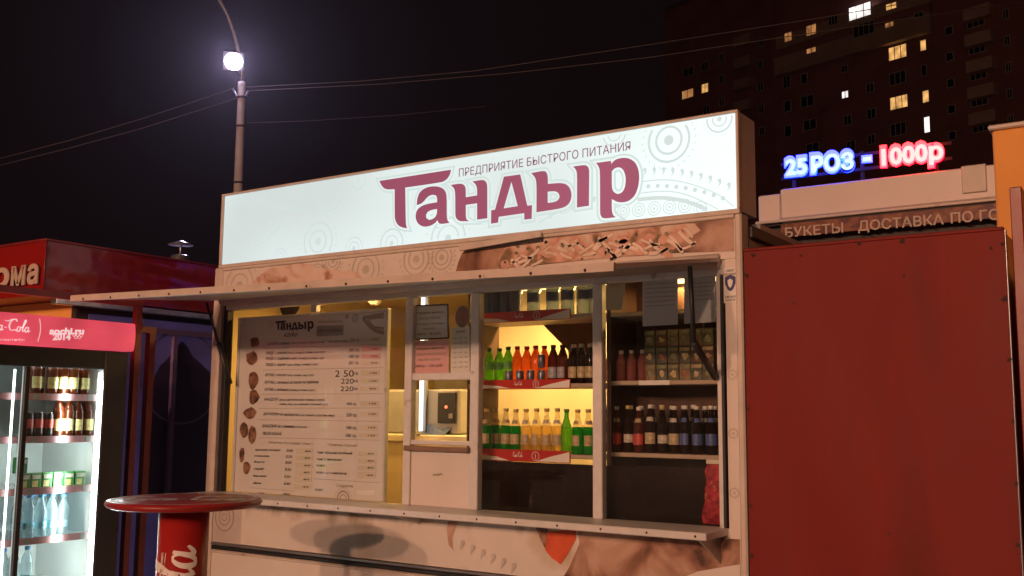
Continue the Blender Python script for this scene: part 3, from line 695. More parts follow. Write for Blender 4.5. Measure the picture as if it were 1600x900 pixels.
for T, x, y, rx, rz in ((M1,215,305,75,62),(M1,190,445,100,72),(M1,200,635,80,105),(M1,205,790,88,75),(M2,170,88,98,66),(M2,120,235,75,80),(M2,190,275,66,100),(M2,100,455,42,80),(M2,140,565,62,70)):
    c = T(x, y); n_ = 11; ph = rd.random()*6
    make('dish_print', MB().poly([c+Vector((math.cos(ph+2*math.pi*k/n_)*rx*u*rd.uniform(.75,1.1), 0, math.sin(ph+2*math.pi*k/n_)*rz*u*rd.uniform(.75,1.1))) for k in range(n_)]), M['dish'], sheet)

# ================================================================= NOTICES AND STICKERS
def notice(name, label, quad, d, lines, m='paper', cat='notice', frame=None, group=None):
    q = [F(x, y, d) for x, y in quad]      # tl tr br bl
    c = (q[2]+q[3])/2
    o = thing(name, label, cat, c, group)
    sheet_ = make('sheet', MB().prism(q, (0,.0012,0)), M[m], o)
    if frame:
        fr_ = MB()
        for i in range(4): fr_.bar(q[i]+N*.002, q[(i+1) % 4]+N*.002, .004, .008)
        make('frame', fr_, M[frame], o)
    for (t0, x0, x1, v, cap, mm) in lines:
        a = q[0].lerp(q[3], v); b = q[1].lerp(q[2], v)
        make('text_line', text_mb(t0, a.lerp(b, x0), a.lerp(b, x1), cap, lift=.0015, bold=.008), M[mm], o)
    return o
dn = Y0+.031
notice('paper_notice', 'typed white notice in a dark frame at the top of the hatch window', ((643,478),(700,476),(701,528),(641,531)), dn,
       [('В продаже имеется', .12,.88,.25,.014,'ink'),('ЛЮЛЯ КЕБАБ',.2,.8,.42,.014,'ink_grey'),('из говядины, баранины',.1,.9,.58,.012,'ink_grey'),('(мякоть)',.35,.65,.72,.012,'ink_grey'),('100гр - 90 руб.',.18,.82,.88,.014,'ink')], frame='black')
notice('paper_notice', 'pink typed notice in a plastic sleeve below the framed notice', ((641,533),(701,530),(701,584),(640,586)), dn,
       [('В продаже имеется', .1,.9,.27,.013,'ink'),('ТАНДЫР НА ЛАВАШЕ',.06,.94,.44,.013,'ink_pale'),('ЛЮЛЯ КЕБАБ',.2,.8,.6,.013,'ink_grey'),('200гр - 120 руб.',.14,.86,.78,.014,'ink')], m='pricepink')
notice('paper_notice', 'white price list sheet stuck on the hatch glass beside the notices', ((705,512),(733,510),(734,586),(704,587)), dn+.003,
       [('МЕНЮ', .3,.8,.12,.012,'ink')]+[('соус  хлеб  чай', .1,.9,.24+i*.1,.008,'ink_grey') for i in range(7)])
ov = thing('oval_plaque', 'dark brown oval plaque on the hatch glass above the price list', 'plaque', F(722,509,dn))
c = F(722,495,dn); make('plate', MB().prism([c+Vector((.047*math.cos(k*math.pi/12),0,.060*math.sin(k*math.pi/12))) for k in range(24)], (0,.006,0)), M['brown'], ov)
for dx in (-.022, 0, .022): make('bar_mark', MB().box(c.x+dx-.004, c.x+dx+.004, c.y-.002, c.y-.0005, c.z-.032, c.z+.032), M['tomato'], ov)
notice('sticker', 'small yellowish label stuck on the white panel under the hatch', ((674,737),(692,735),(693,748),(675,750)), Y0+.004, [('ТАНДЫР',.1,.9,.55,.012,'ink')], m='pricebox', cat='sticker')
st = notice('sticker', 'white security sticker with a blue shield on the kiosk corner column', ((1130,419),(1152,417),(1152,472),(1131,474)), Y0+.002,
       [('ОБЪЕКТ',.2,.8,.12,.011,'ink'),('ПОД ОХРАНОЙ',.1,.9,.22,.010,'ink'),('8 800 200 00',.12,.88,.86,.010,'ink'),('ОХРАНА',.12,.88,.95,.009,'ink')], cat='sticker')
M['blueink'] = P('blue_ink', (.03,.04,.16), .5)
sc_ = F(1141,442,Y0+.0005)
make('shield', MB().poly([sc_+Vector(p) for p in ((-.026,0,.028),(0,0,.040),(.026,0,.028),(.026,0,-.004),(.014,0,-.030),(0,0,-.040),(-.014,0,-.030),(-.026,0,-.004))]), M['blueink'], st)
make('shield_mark', MB().poly([sc_+N*.0015+Vector(p) for p in ((-.013,0,.012),(0,0,.02),(.013,0,.012),(.010,0,-.012),(0,0,-.024),(-.010,0,-.012))]), M['paper'], st)
notice('paper_document', 'licence sheet in a clear file hanging in the drinks window beside the strut', ((1004,424),(1059,421),(1059,507),(1004,510)), Y0+.05,
       [('СВИДЕТЕЛЬСТВО',.15,.85,.14,.014,'ink_grey')]+[('выдано предпринимателю',.08,.92,.25+.08*i,.008,'ink_grey') for i in range(6)], m='paperblue', cat='document')
notice('paper_document', 'licence sheet in a clear file behind the black strut, against the window jamb', ((1069,424),(1118,421),(1118,503),(1069,506)), Y0+.05,
       [('УВЕДОМЛЕНИЕ',.15,.85,.14,.014,'ink_grey')]+[('о начале деятельности',.1,.9,.25+.08*i,.008,'ink_grey') for i in range(5)], m='paperblue', cat='document')
notice('paper_document', 'small grey picture leaflet at the dark top of the right drinks rack', ((948,434),(978,431),(972,484),(944,485)), Y0+.16, [('МЕНЮ',.2,.8,.3,.02,'ink_grey')], m='plate', cat='leaflet')

# ================================================================= INSIDE THE KIOSK
def ceiling_tube(label, loc, power, ln=.9, col=(1,.55,.16)):
    o = thing('ceiling_tube_lamp', label, 'lamp', loc); x, y, z = loc
    make('housing', MB().bbox(x-ln/2, x+ln/2, y-.05, y+.05, z, z+.05, .008), M['fridgewhite'], o)
    make('tube', MB().tube([(x-ln/2+.03,y,z-.022),(x+ln/2-.03,y,z-.022)], .016), M['tube'], o, True)
    for e in (-1, 1): make('end_cap', MB().box(x+e*(ln/2-.02)-.012, x+e*(ln/2-.02)+.012, y-.02, y+.02, z-.04, z-.0005), M['plate'], o)
    glow('tube_light', 'AREA', (x, y, z-.05), power, col, size=ln, size_y=.06, parent=o)
ceiling_tube('warm tube lamp on the ceiling over the kiosk kitchen', (-4.35, 4.80, 2.385), 17)
ceiling_tube('warm tube lamp on the ceiling behind the left drinks rack', (-3.05, 5.16, 2.385), 30)
tl_ = F(1091,415,4.95); ceiling_tube('warm tube lamp over the right drinks rack beside the jamb', (tl_.x, 4.95, 2.335), 6, ln=.34)
make('partition', MB().box(-4.04, -2.532, 5.60, 5.64, .302, 2.438), M['creamwall'], K)
make('partition', MB().box(-2.53, -2.495, 5.02, 6.6, .302, 2.438), M['wood'], K)
# kitchen furniture seen through the hatch
wt = thing('worktop', 'cream worktop inside the kiosk behind the hatch', 'counter', (-4.0, 5.3, .302))
make('top', MB().bbox(-5.0, -3.30, 4.98, 5.5, 1.42, 1.47, .008), M['worktop'], wt)
make('cabinet', MB().box(-4.98, -3.32, 5.0, 5.5, .302, 1.418), M['yellowwall'], wt)
ovn = thing('kitchen_appliance', 'dark steel kitchen appliance with a red light seen through the hatch', 'oven', (-3.86, 5.25, 1.4705))
make('body', MB().bbox(-4.35, -3.74, 5.05, 5.45, 1.4705, 1.75, .012), M['plate'], ovn)
make('control_panel', MB().bbox(-3.90, -3.76, 5.035, 5.049, 1.54, 1.73, .004), M['black'], ovn)
ind = make('indicator', MB().lathe([(.010,0),(.007,.006)], (0,0,0), 8), M['red_dot'], ovn)
ind.data.transform(Matrix.Translation(Vector((-3.83,5.034,1.64))-ovn.location) @ Matrix.Rotation(math.pi/2, 4, 'X') @ Matrix.Translation(ovn.location))
make('knob', MB().box(-3.80, -3.775, 5.02, 5.034, 1.57, 1.60), M['steel'], ovn)
vt = thing('tube_lamp', 'upright white tube lamp standing on the worktop behind the hatch', 'lamp', F(659,690,5.01))
vt.location.z = 1.4705
pa, pb_ = F(657,690,5.01), F(662,430,5.01); pa.z = 1.49
make('tube', MB().tube([pa, pb_], .013), M['cool_tube'], vt, True); make('foot', MB().lathe([(.035,1.4705),(.03,1.489)], (pa.x,pa.y,0), 12), M['plate'], vt)
make('backing_strip', MB().bar(pa+Vector((0,.03,0)), pb_+Vector((0,.03,0)), .04, .02, up=(0,1,0)), M['plate'], vt)
tw = thing('towel', 'blue folded cloth on the worktop beside the tube lamp', 'cloth', (-3.95, 5.0, 1.4705))
make('cloth', crumple((-4.02,4.985,1.4705),(.22,0,.0),(0,.09,.06),10,6,(0,-.3,1),.02), P('blue_cloth', (.08,.12,.24), .8), tw, True)
wc = thing('wall_cabinet', 'grey wall cabinet over the kitchen appliance inside the kiosk', 'cabinet', (-4.1, 6.3, 1.60))
make('body', MB().bbox(-4.75, -3.70, 6.1, 6.645, 1.60, 1.92, .01), M['plate'], wc); make('door', MB().bbox(-4.74, -4.24, 6.08, 6.098, 1.61, 1.91, .006), M['steel'], wc); make('door', MB().bbox(-4.22, -3.71, 6.08, 6.098, 1.61, 1.91, .006), M['steel'], wc)
pan = thing('frying_pan', 'round dark pan hanging above the menu board', 'pan', F(457,491,5.0))
pc = F(457,476,5.0); pb = make('body', MB().lathe([(.02,0),(.075,.002),(.095,.03),(.09,.032),(.07,.008)], (0,0,0), 20), M['black'], pan, True)
pb.data.transform(Matrix.Translation(pc-pan.location) @ Matrix.Rotation(math.pi/2, 4, 'X') @ Matrix.Translation(pan.location))
make('handle', MB().bar(pc+Vector((0,0,.09)), pc+Vector((0,0,.26)), .025, .012, up=(0,1,0)), M['black'], pan)
bg = thing('plastic_bag', 'clear crumpled plastic bag hanging over the right of the menu board', 'bag', F(585,480,4.9))
rb = random.Random(9); mb = MB(); cc = F(585,440,4.9)
prof = [(.012,.12),(.05,.05),(.075,-.02),(.07,-.09),(.04,-.14)]
mb.lathe(prof, cc, 12); mb.v = [v+Vector((rb.uniform(-.014,.014), rb.uniform(-.014,.014), rb.uniform(-.014,.014))) for v in mb.v]
M['film'] = GLASS('plastic_film', (.85,.8,.75), .8, .15, haze=.5); make('bag', mb, M['film'], bg)
make('knot', MB().tube([cc+Vector((0,0,.12)), cc+Vector((.01,0,.25))], .006), M['plate'], bg)

# ---- drinks racks
def rack(label, x0, x1, shelves, back, strips):
    o = thing('drinks_rack', label, 'shelf rack', ((x0+x1)/2, 4.85, .302))
    for z in shelves: make('shelf', MB().bbox(x0+.012, x1-.012, 4.685, 4.99, z-.022, z, .003), M['shelf'], o)
    for x in (x0, x1-.011): make('upright', MB().box(x, x+.011, 4.69, 4.99, .302, 2.43), M['wood'], o)
    if back: make('back_panel', MB().box(x0+.012, x1-.26, 4.992, 5.006, .302, 2.43), M['wood'], o); make('back_panel', MB().box(x1-.2595, x1-.012, 4.992, 5.006, .302, 1.85), M['wood'], o)
    else: make('shade_board', MB().prism([F(x, y, 4.992) for x, y in ((838,497),(888,548),(888,598),(940,598),(940,497))], (0,.012,0)), M['wood'], o)  # dark sheet cut along the diagonal shadow edge, standing in for shade
    return o
COLA = {}   # flowing script strokes in letter units
def ell(cx, cy, rx, ry, a0, a1, n=14): return [(cx+rx*math.cos(math.radians(a0+(a1-a0)*k/n)), cy+ry*math.sin(math.radians(a0+(a1-a0)*k/n))) for k in range(n+1)]
def script_word():
    st = []
    st.append(ell(.62,.55,.42,.5,40,310)+[(.98,.02),(1.1,-.05)])                         # C
    st.append([(.95,.86),(.72,1.05),(.4,1.12),(.05,1.0)])
    st.append(ell(1.25,.22,.17,.24,90,450)); st.append([(1.32,.42),(1.5,.36),(1.6,.3)])     # o
    st.append(ell(1.75,.22,.17,.24,50,310))                                               # c
    st.append(ell(2.15,.22,.16,.24,60,420)); st.append([(2.32,.46),(2.3,.1),(2.4,0),(2.52,.12)])  # a
    st.append([(2.56,.26),(2.82,.31)])                                                    # hyphen
    st.append(ell(3.45,.55,.42,.5,40,310)+[(3.85,.05),(3.95,.15)])                        # C
    st.append([(3.8,.88),(3.6,1.1),(3.2,1.05),(2.75,.85),(2.4,.92)])
    st.append(ell(4.12,.22,.17,.24,90,450)); st.append([(4.2,.42),(4.36,.36),(4.45,.4)])    # o
    st.append([(4.45,.3),(4.68,.75),(4.72,1.02),(4.62,1.08),(4.55,.85),(4.53,.2),(4.62,0),(4.76,.12)])   # l
    st.append(ell(4.98,.22,.17,.24,60,420)); st.append([(5.16,.46),(5.13,.1),(5.24,0),(5.4,.15)])  # a
    return st
SCRIPT = script_word(); SCRIPT_W = 5.4
def script_mb(mapf, w=.13, first=0):
    mb = MB()
    for k, stt in enumerate(SCRIPT):
        if k < first: continue
        # smooth, then calligraphic strip in letter space
        pts = [Vector((x+.22*y, y)) for x, y in stt]
        den = []
        for i in range(len(pts)-1):
            for s in range(3): den.append(pts[i].lerp(pts[i+1], s/3))
        den.append(pts[-1]); n_ = len(den); vs = []; fs = []
        for i, p in enumerate(den):
            t_ = (den[min(i+1,n_-1)]-den[max(i-1,0)]).normalized(); sd = Vector((-t_.y, t_.x))
            wd = w*(.34+.66*abs(t_.y))*(0.55+.45*math.sin(math.pi*min(1,max(0,i/(n_-1)))))
            vs += [mapf(p-sd*wd/2, k), mapf(p+sd*wd/2, k)]
        for i in range(n_-1): fs.append((2*i, 2*i+2, 2*i+3, 2*i+1))
        mb.add(vs, fs)
    return mb
def cola_strip(par, x0, x1, z0, z1, y):
    s_ = make('price_strip', MB().bbox(x0, x1, y-.006, y-.0005, z0, z1, .001), M['redprint'], par)
    h = z1-z0; mid = (x0+x1)/2
    make('white_wave', MB().poly([(x0+.004,y-.0075,z0+.004),(x0+.004,y-.0075,z0+h*.5),(x0+.22*(x1-x0),y-.0075,z0+h*.35),(x0+.36*(x1-x0),y-.0075,z0+.003)]), M['whiteprint'], s_)
    make('white_wave', MB().poly([(x1-.004,y-.0075,z0+.004),(x1-.004,y-.0075,z0+h*.92),(x1-.2*(x1-x0),y-.0075,z0+h*.5),(x1-.36*(x1-x0),y-.0075,z0+.003)][::-1]), M['whiteprint'], s_)
    sc = h*.36; o_ = Vector((mid-.03, y-.0077, z0+h*.40)); L_ = SCRIPT_W*sc*.48
    make('script_logo', script_mb(lambda p, k: o_+Vector(((p.x-SCRIPT_W/2)*sc*.55, -.00012*k, p.y*sc)), .22), M['whiteprint'], s_)
    mb = MB(); rosette(mb, Vector((mid+.085, y-.0078, z0+h*.5)), [(h*.36,.003)], 0); mb.box(mid+.083, mid+.087, y-.0082, y-.0078, z0+h*.28, z0+h*.7); make('bottle_mark', mb, M['whiteprint'], s_)
RL = rack('wooden drinks rack with red and white price strips behind the middle pane', -3.42, -2.512, (2.135, 1.765, 1.39), False, True)
RR = rack('dark wooden drinks rack with papers behind the end pane', -2.508, -1.85, (2.13, 1.775, 1.41), True, False)
x0_, x1_ = -3.335, -2.735
for z0, z1 in ((2.108,2.166),(1.738,1.788),(1.345,1.408)): cola_strip(RL, x0_, x1_, z0, z1, 4.684)
make('price_card', MB().box(-2.33, -2.16, 4.676, 4.684, 1.752, 1.775), M['paper'], RR)
dc = thing('dark_curtain', 'black cloth hung under the bottle shelves of both racks', 'cloth', (-2.7, 4.66, .96))
mb = MB(); nx = 60
for i in range(nx+1):
    x = -3.45+1.62*i/nx
    for j in range(6): z = .96+.383*j/5; mb.v.append(Vector((x, 4.655+.010*math.sin(x*21+j*.5)+.006*math.sin(x*47), z)))
for i in range(nx):
    for j in range(5): a = i*6+j; mb.f.append((a, a+6, a+7, a+1))
make('cloth', mb, M['cloth'], dc, True)
M['redfoil'] = P('red_foil', (.40,.03,.05), .22, metal=.3, var=.6, scale=40, dirt=(.6,.4,.15), dirt_scale=30, dirt_at=.6)
gb = thing('foil_packet', 'crinkled red foil snack bag in the corner of the end pane', 'packet', (-1.90, 4.62, 1.0895))
mb = MB(); rb = random.Random(2)
for j in range(9):
    z = 1.0895+.28*j/8; w_ = .075 if 0 < j < 8 else .066; d_ = .022*math.sin(math.pi*j/8)+.003
    for k in range(10):
        a = 2*math.pi*k/10; mb.v.append(Vector((-1.905+w_*math.cos(a)+rb.uniform(-.006,.006)+.03*j/8, 4.63+d_*math.sin(a)+rb.uniform(-.004,.004), z)))
for j in range(8):
    for k in range(10): mb.f.append((j*10+k, j*10+(k+1) % 10, j*10+10+(k+1) % 10, j*10+10+k))
make('bag', mb, M['redfoil'], gb); make('seal_strip', MB().box(-1.95, -1.80, 4.627, 4.632, 1.372, 1.392), M['pricebox'], gb)

# ---- bottles: one of each kind, then copies
LQ = dict(green=LIQUID('green_glass', (.03,.50,.06), .45), lime=LIQUID('lime_drink', (.36,.80,.04), .45), orange=LIQUID('orange_drink', (1,.36,.015), .4), tea=LIQUID('tea_drink', (.26,.05,.012), .3),
          cola=LIQUID('cola_drink', (.035,.012,.008), .1), amber=LIQUID('pale_soda', (.98,.80,.34), .55), brown=LIQUID('brown_glass', (.05,.018,.01), .2), water=LIQUID('water_bottle', (.80,.90,.93), .62), rackwater=LIQUID('blue_tinted_bottle', (.42,.48,.52), .3), rose=LIQUID('rose_drink', (.75,.30,.26), .4), clear=LIQUID('clear_glass', (.90,.86,.72), .85), limeglass=LIQUID('lime_glass', (.35,.75,.12), .6))
CAPS = {k: P('cap_'+k, v, .4, var=.05) for k, v in dict(red=(.55,.03,.02), green=(.04,.2,.04), white=(.7,.68,.62), blue=(.10,.32,.62), orange=(.75,.22,.05), gold=(.5,.38,.16), dark=(.05,.03,.03)).items()}
LABS = {k: P('label_'+k, v, .45, var=.35, scale=45) for k, v in dict(blue=(.06,.10,.28), cream=(.42,.33,.19), red=(.45,.05,.04), green=(.08,.28,.06), cyan=(.25,.60,.78), yellow=(.70,.60,.25), white=(.5,.46,.38), grey=(.3,.3,.34), dull=(.20,.20,.11), dullred=(.26,.09,.05)).items()}
PET = [(.026,0),(.031,.006),(.031,.05),(.029,.07),(.031,.09),(.031,.125),(.027,.150),(.016,.178),(.0125,.188),(.0125,.200)]
GLS = [(.028,0),(.031,.004),(.031,.125),(.029,.145),(.018,.178),(.0135,.195),(.0125,.228)]
BIG = [(.038,0),(.044,.008),(.044,.06),(.041,.075),(.044,.09),(.044,.19),(.038,.235),(.02,.275),(.0135,.285),(.0135,.30)]
def bottle(kind, prof, liq, cap, lab, lz, neck=None, fill=.7, neckm=None):
    o = bpy.data.objects.new(kind, None); COL.objects.link(o); o.empty_display_size = .05
    n = 12; H = prof[-1][1]; rmax = max(r for r, z in prof)
    cut = next(i for i, (r, z) in enumerate(prof) if z > H*fill)
    make('body', MB().lathe(prof[:cut+1], (0,0,0), n), LQ[liq], o, True)
    make('neck', MB().lathe(prof[cut:], (0,0,0), n, cap=False), LQ[neckm or liq], o, True)
    rc = prof[-1][0]+.0022
    make('cap', MB().lathe([(rc,H-.008),(rc,H+.009),(rc*.9,H+.011)], (0,0,0), n), CAPS[cap], o, True)
    if lab: make('label', MB().arc([(rmax+.0008,lz[0]),(rmax+.0008,lz[1])], -2.45, -.35), LABS[lab], o, True)
    if neck: r_ = [r for r, z in prof if z < H*.82][-1]; make('neck_label', MB().arc([(.0255,H*.69),(.0195,H*.78)], -2.3, -.5), LABS[neck], o, True)
    return o
used = set()
def place(proto, loc, label, group, rnd_=random.Random(11), cat='bottle', scale=1.0, rz=None):
    rz = (rnd_.uniform(-.45, .75) + (1.1 if loc[0] < -5 else 0)) if rz is None else rz
    if proto.name not in used:
        used.add(proto.name); proto.location = loc; proto.rotation_euler = (0,0,rz); proto.scale = (scale,)*3; proto['label'] = label; proto['category'] = cat; proto['group'] = group; return proto
    o = dup(proto, loc, label, group, rz, (scale, scale, scale*rnd_.uniform(.985, 1.02))); o['category'] = cat; return o
b_lime = bottle('plastic_bottle', PET, 'lime', 'green', 'green', (.085,.125)); b_or = bottle('plastic_bottle', PET, 'orange', 'red', None, None); b_tea = bottle('plastic_bottle', PET, 'tea', 'dark', 'grey', (.03,.09)); b_cola = bottle('plastic_bottle', PET, 'cola', 'white', 'cream', (.03,.09))
g_green = bottle('glass_bottle', GLS, 'green', 'gold', 'cream', (.045,.10), 'cream', .6, 'clear'); g_amb = bottle('glass_bottle', GLS, 'amber', 'gold', 'cream', (.045,.10), 'white', .6, 'clear'); g_br = bottle('glass_bottle', GLS, 'brown', 'white', 'cream', (.045,.10), 'white'); g_lg = bottle('glass_bottle', GLS, 'lime', 'green', None, None, None, .6, 'limeglass')
g_bl = bottle('glass_bottle', GLS, 'cola', 'white', 'blue', (.045,.10), 'blue')
big = bottle('plastic_bottle', BIG, 'rackwater', 'blue', 'blue', (.10,.16)); rose = bottle('plastic_bottle', [(r*.86, z*.75) for r, z in PET], 'rose', 'white', None, None)
def spot(px, d, z): p = F(px, 600, d); return Vector((p.x, d, z+.0006))
rj = random.Random(4)
def jit(v): return v+Vector((rj.uniform(-.003,.003), rj.uniform(-.006,.006), 0))
for px in (778,805,834,862,887,912,932): place(big, jit(spot(px, 4.80, 2.135)), 'large clear water bottle with a blue label on the top rack shelf', 'water bottles on the top rack shelf', scale=.88)
for i, px in enumerate((764,779,794)): place(b_lime, jit(spot(px, 4.745, 1.765)), 'green plastic lemonade bottle with a green cap on the middle rack shelf', 'green bottles on the middle rack shelf', scale=.98)
for px in (808,822,837,850): place(b_or, jit(spot(px, 4.745, 1.765)), 'orange drink bottle with a red cap on the middle rack shelf', 'orange bottles on the middle rack shelf')
for px in (865,880): place(b_tea, jit(spot(px, 4.745, 1.765)), 'dark red tea bottle with a grey label on the middle rack shelf', 'tea bottles on the middle rack shelf')
for px in (895,909,922,936): place(b_cola, jit(spot(px, 4.745, 1.765)), 'nearly black cola bottle with a cream label on the middle rack shelf', 'cola bottles on the middle rack shelf')
for px in (761,775,792,807): place(g_green, jit(spot(px, 4.745, 1.39)), 'green glass soda bottle with a cream label on the bottom left shelf', 'green glass bottles on the bottom shelf')
for px in (823,839,855,871): place(g_amb, jit(spot(px, 4.745, 1.39)), 'pale yellow glass soda bottle on the bottom shelf above the curtain', 'pale soda bottles on the bottom shelf')
for px in (886,): place(g_lg, jit(spot(px, 4.745, 1.39)), 'bright lime glass bottle without a label on the bottom shelf', 'lime glass bottle')
for px in (903,919,934): place(g_green, jit(spot(px, 4.75, 1.39)), 'green glass bottle between the lime bottle and the window post', 'green glass bottles by the window post')
g_br2 = bottle('glass_bottle', GLS, 'brown', 'gold', 'white', (.05,.092), None, .6, 'brown'); g_or = bottle('glass_bottle', [(r, z*.98) for r, z in GLS], 'tea', 'white', 'red', (.04,.095), 'cream')
for i, px in enumerate((947,964,981,999,1017,1035,1052)): place((g_br, g_or, g_br2, g_or, g_br, g_br2, g_br)[i], jit(spot(px, 4.745, 1.41)), ('dark brown glass bottle with a cream label on the right rack', 'reddish glass bottle with a red label on the right rack', 'dark brown glass bottle with a gold cap and plain neck on the right rack')[(0,1,2,1,0,2,0)[i]], 'brown bottles on the right rack')
for px in (1069,1089,1109,): place(g_bl, jit(spot(px, 4.745, 1.41)), 'black glass bottle with a blue label on the right rack', 'dark bottles with blue labels')
for k in range(11): place(g_br, jit(spot(953+k*16.4, 4.86, 1.41)), 'dark brown glass bottle in the back row of the right rack', 'back row brown bottles')
for px in (955,971,988,1004): place(rose, jit(spot(px, 4.745, 1.775)), 'small clear bottle of pink drink beside the tea packs', 'pink drink bottles')
# cans, cup stacks, tea packs
can = bpy.data.objects.new('drinks_can', None); COL.objects.link(can)
M['cansilver'] = P('can_print', (.16,.18,.24), .3, metal=.5, var=.7, scale=35); M['canblack'] = P('can_black', (.03,.02,.02), .3, metal=.4, var=.4, scale=30)
make('body', MB().lathe([(.022,0),(.026,.006),(.026,.075),(.021,.085)], (0,0,0), 12), M['cansilver'], can, True); make('lid', MB().lathe([(.0205,.0852),(.0205,.0872)], (0,0,0), 12), M['galv'], can)
for px, dz in ((795,0),(812,0),(829,0),(846,0),(846,.0886)): place(can, spot(px, 4.708, 1.765+dz), 'small silver drinks can in front of the orange bottles', 'silver cans on the middle shelf', cat='can', scale=.85 if dz == 0 else .8)
M['cup'] = P('blue_cup', (.16,.22,.34), .3, var=.1)
cs = bpy.data.objects.new('cup_stack', None); COL.objects.link(cs)
for j in range(20): make('cup', MB().lathe([(.030,j*.013),(.036,j*.013+.010),(.037,j*.013+.0115)], (0,0,0), 12), M['cup'], cs, True)
for px in (760,774,789,803): place(cs, spot(px, 4.76, 2.135), 'tall stack of blue plastic cups on the top rack shelf', 'cup stacks on the top shelf', cat='cup stack')
M['pack'] = [P('tea_pack_%d' % i, c, .3, var=.5, scale=28) for i, c in enumerate(((.11,.10,.06),(.20,.15,.09),(.14,.08,.05),(.09,.10,.08)))]
rp = random.Random(8)
for r_ in range(3):
    for c_ in range(6):
        p = spot(1019+c_*18.2, 4.765, 1.775+r_*.087)
        o = thing('tea_pack', 'small wrapped tea pack in the %s row of the block beside the pink bottles' % ('bottom','middle','top')[r_], 'packet', p, '%s row of tea packs' % ('bottom','middle','top')[r_])
        w = .0305; make('carton', MB().bbox(p.x-w, p.x+w, p.y-.025, p.y+.03, p.z, p.z+.0862, .003), rp.choice(M['pack']), o)
        make('front_print', MB().poly([(p.x+math.cos(a)*.021*rp.uniform(.45,1.1), p.y-.0262, p.z+.033+math.sin(a)*.021*rp.uniform(.45,1.1)) for a in [k*.7854 for k in range(8)]]), LABS[rp.choice(('cream','dull','dull','dullred','cream'))], o)
        make('brand_band', MB().box(p.x-w+.003, p.x+w-.003, p.y-.0268, p.y-.0254, p.z+.062, p.z+.078), LABS[rp.choice(('dull','cream','dull'))], o)

# ================================================================= DRINKS FRIDGE
XF = -5.30; fy0, fy1 = 2.70, 3.815; X1 = Vector((1,0,0))
FR = thing('drinks_fridge', 'tall black glass door drinks fridge with a lit red header', 'fridge', (-5.6, 3.26, 0))
make('back', MB().box(-5.93, -5.90, fy0, fy1, .10, 1.95), M['fridgewhite'], FR)
make('side', MB().box(-5.899, XF-.03, fy1-.145, fy1-.10, .12, 1.90), M['fridgewhite'], FR)
make('side', MB().box(-5.899, XF-.03, fy0+.10, fy0+.145, .12, 1.90), M['fridgewhite'], FR)
make('outer_side', MB().bbox(-5.93, XF-.012, fy1-.099, fy1, .06, 1.95, .01), M['fridgeblack'], FR)
make('outer_side', MB().bbox(-5.93, XF-.012, fy0, fy0+.099, .06, 1.95, .01), M['fridgeblack'], FR)
make('floor', MB().box(-5.899, XF-.03, fy0+.10, fy1-.10, .10, .118), M['fridgewhite'], FR)
make('plinth', MB().bbox(-5.9, XF-.02, fy0, fy1, .0, .0995, .01), M['fridgeblack'], FR)
make('ceiling', MB().box(-5.899, XF-.03, fy0+.146, fy1-.146, 1.865, 1.90), M['fridgewhite'], FR)
make('top_frame', MB().bbox(XF-.029, XF, fy0+.1, fy1-.1, 1.838, 1.95, .006), M['fridgeblack'], FR)
make('side_frame', MB().bbox(XF-.0115, XF+.012, fy1-.168, fy1-.012, .10, 1.95, .008), M['fridgeblack'], FR)
make('side_frame', MB().bbox(XF-.0115, XF+.012, fy0+.012, fy0+.10, .10, 1.95, .008), M['fridgeblack'], FR)
for a, b in ((fy0+.101, 3.19), (3.165, fy1-.169)):
    k = 0 if a < 3 else 1; xo = XF-.008-.012*k
    d_ = make('door', MB().box(xo-.005, xo, a+.02, b-.02, .16, 1.836), M['fridgeglass'], FR)
    make('door_stile', MB().bbox(xo-.010, xo+.006, (b-.0195 if k == 0 else a), (b+.008 if k == 0 else a+.0195), .12, 1.837, .003), M['fridgeblack' if k == 0 else 'steel'], d_)
zsh = [1.687, 1.449, 1.166, .895, .615]
for z in zsh:
    s_ = make('shelf', MB().box(-5.86, XF-.075, fy0+.147, fy1-.147, z-.010, z), M['fridgewhite'], FR)
    make('price_strip', MB().box(XF-.0745, XF-.068, fy0+.149, fy1-.149, z-.032, z+.006), M['pricestrip'], s_)
    for q in range(3): make('price_tag', MB().box(XF-.0678, XF-.066, 3.28+q*.17-.02, 3.28+q*.17+.02, z-.028, z+.002), M['plate'], s_)
for yy in (fy1-.154, 3.135): make('light_tube', MB().tube([(XF-.052, yy, .2), (XF-.052, yy, 1.82)], .010 if yy > 3.5 else .006), M['fr_tube'], FR, True)
make('light_tube', MB().tube([(XF-.10, fy0+.2, 1.852), (XF-.10, fy1-.2, 1.852)], .009), M['fr_tube'], FR, True)
hz0, hz1 = 1.955, 2.122
mb = MB(); nn = 8
for k in range(nn+1):
    a = -math.pi/2+math.pi*k/nn; z = (hz0+hz1)/2+math.sin(a)*(hz1-hz0)/2; x = XF+.012+.016*math.cos(a)
    for y in (fy0, fy1+.015): mb.v.append(Vector((x, y, z)))
for k in range(nn): mb.f.append((2*k, 2*k+1, 2*k+3, 2*k+2))
o_ = len(mb.v); mb.v += [Vector((-5.75, y, z)) for z in (hz0, hz1) for y in (fy0, fy1+.015)]
mb.f += [(o_, o_+1, 1, 0), (2*nn, 2*nn+1, o_+3, o_+2), (o_+1, o_+3)+tuple(2*k+1 for k in range(nn, -1, -1)), (o_, )+tuple(2*k for k in range(0, nn+1))+(o_+2,), (o_+1, o_, o_+2, o_+3)]
hd = make('header', mb, M['fr_head'], FR)
xh = XF+.031
ua = S(12, 524, xh); ub = S(48, 524, xh); pu = (ub.y-ua.y)/(5.5-3.0)
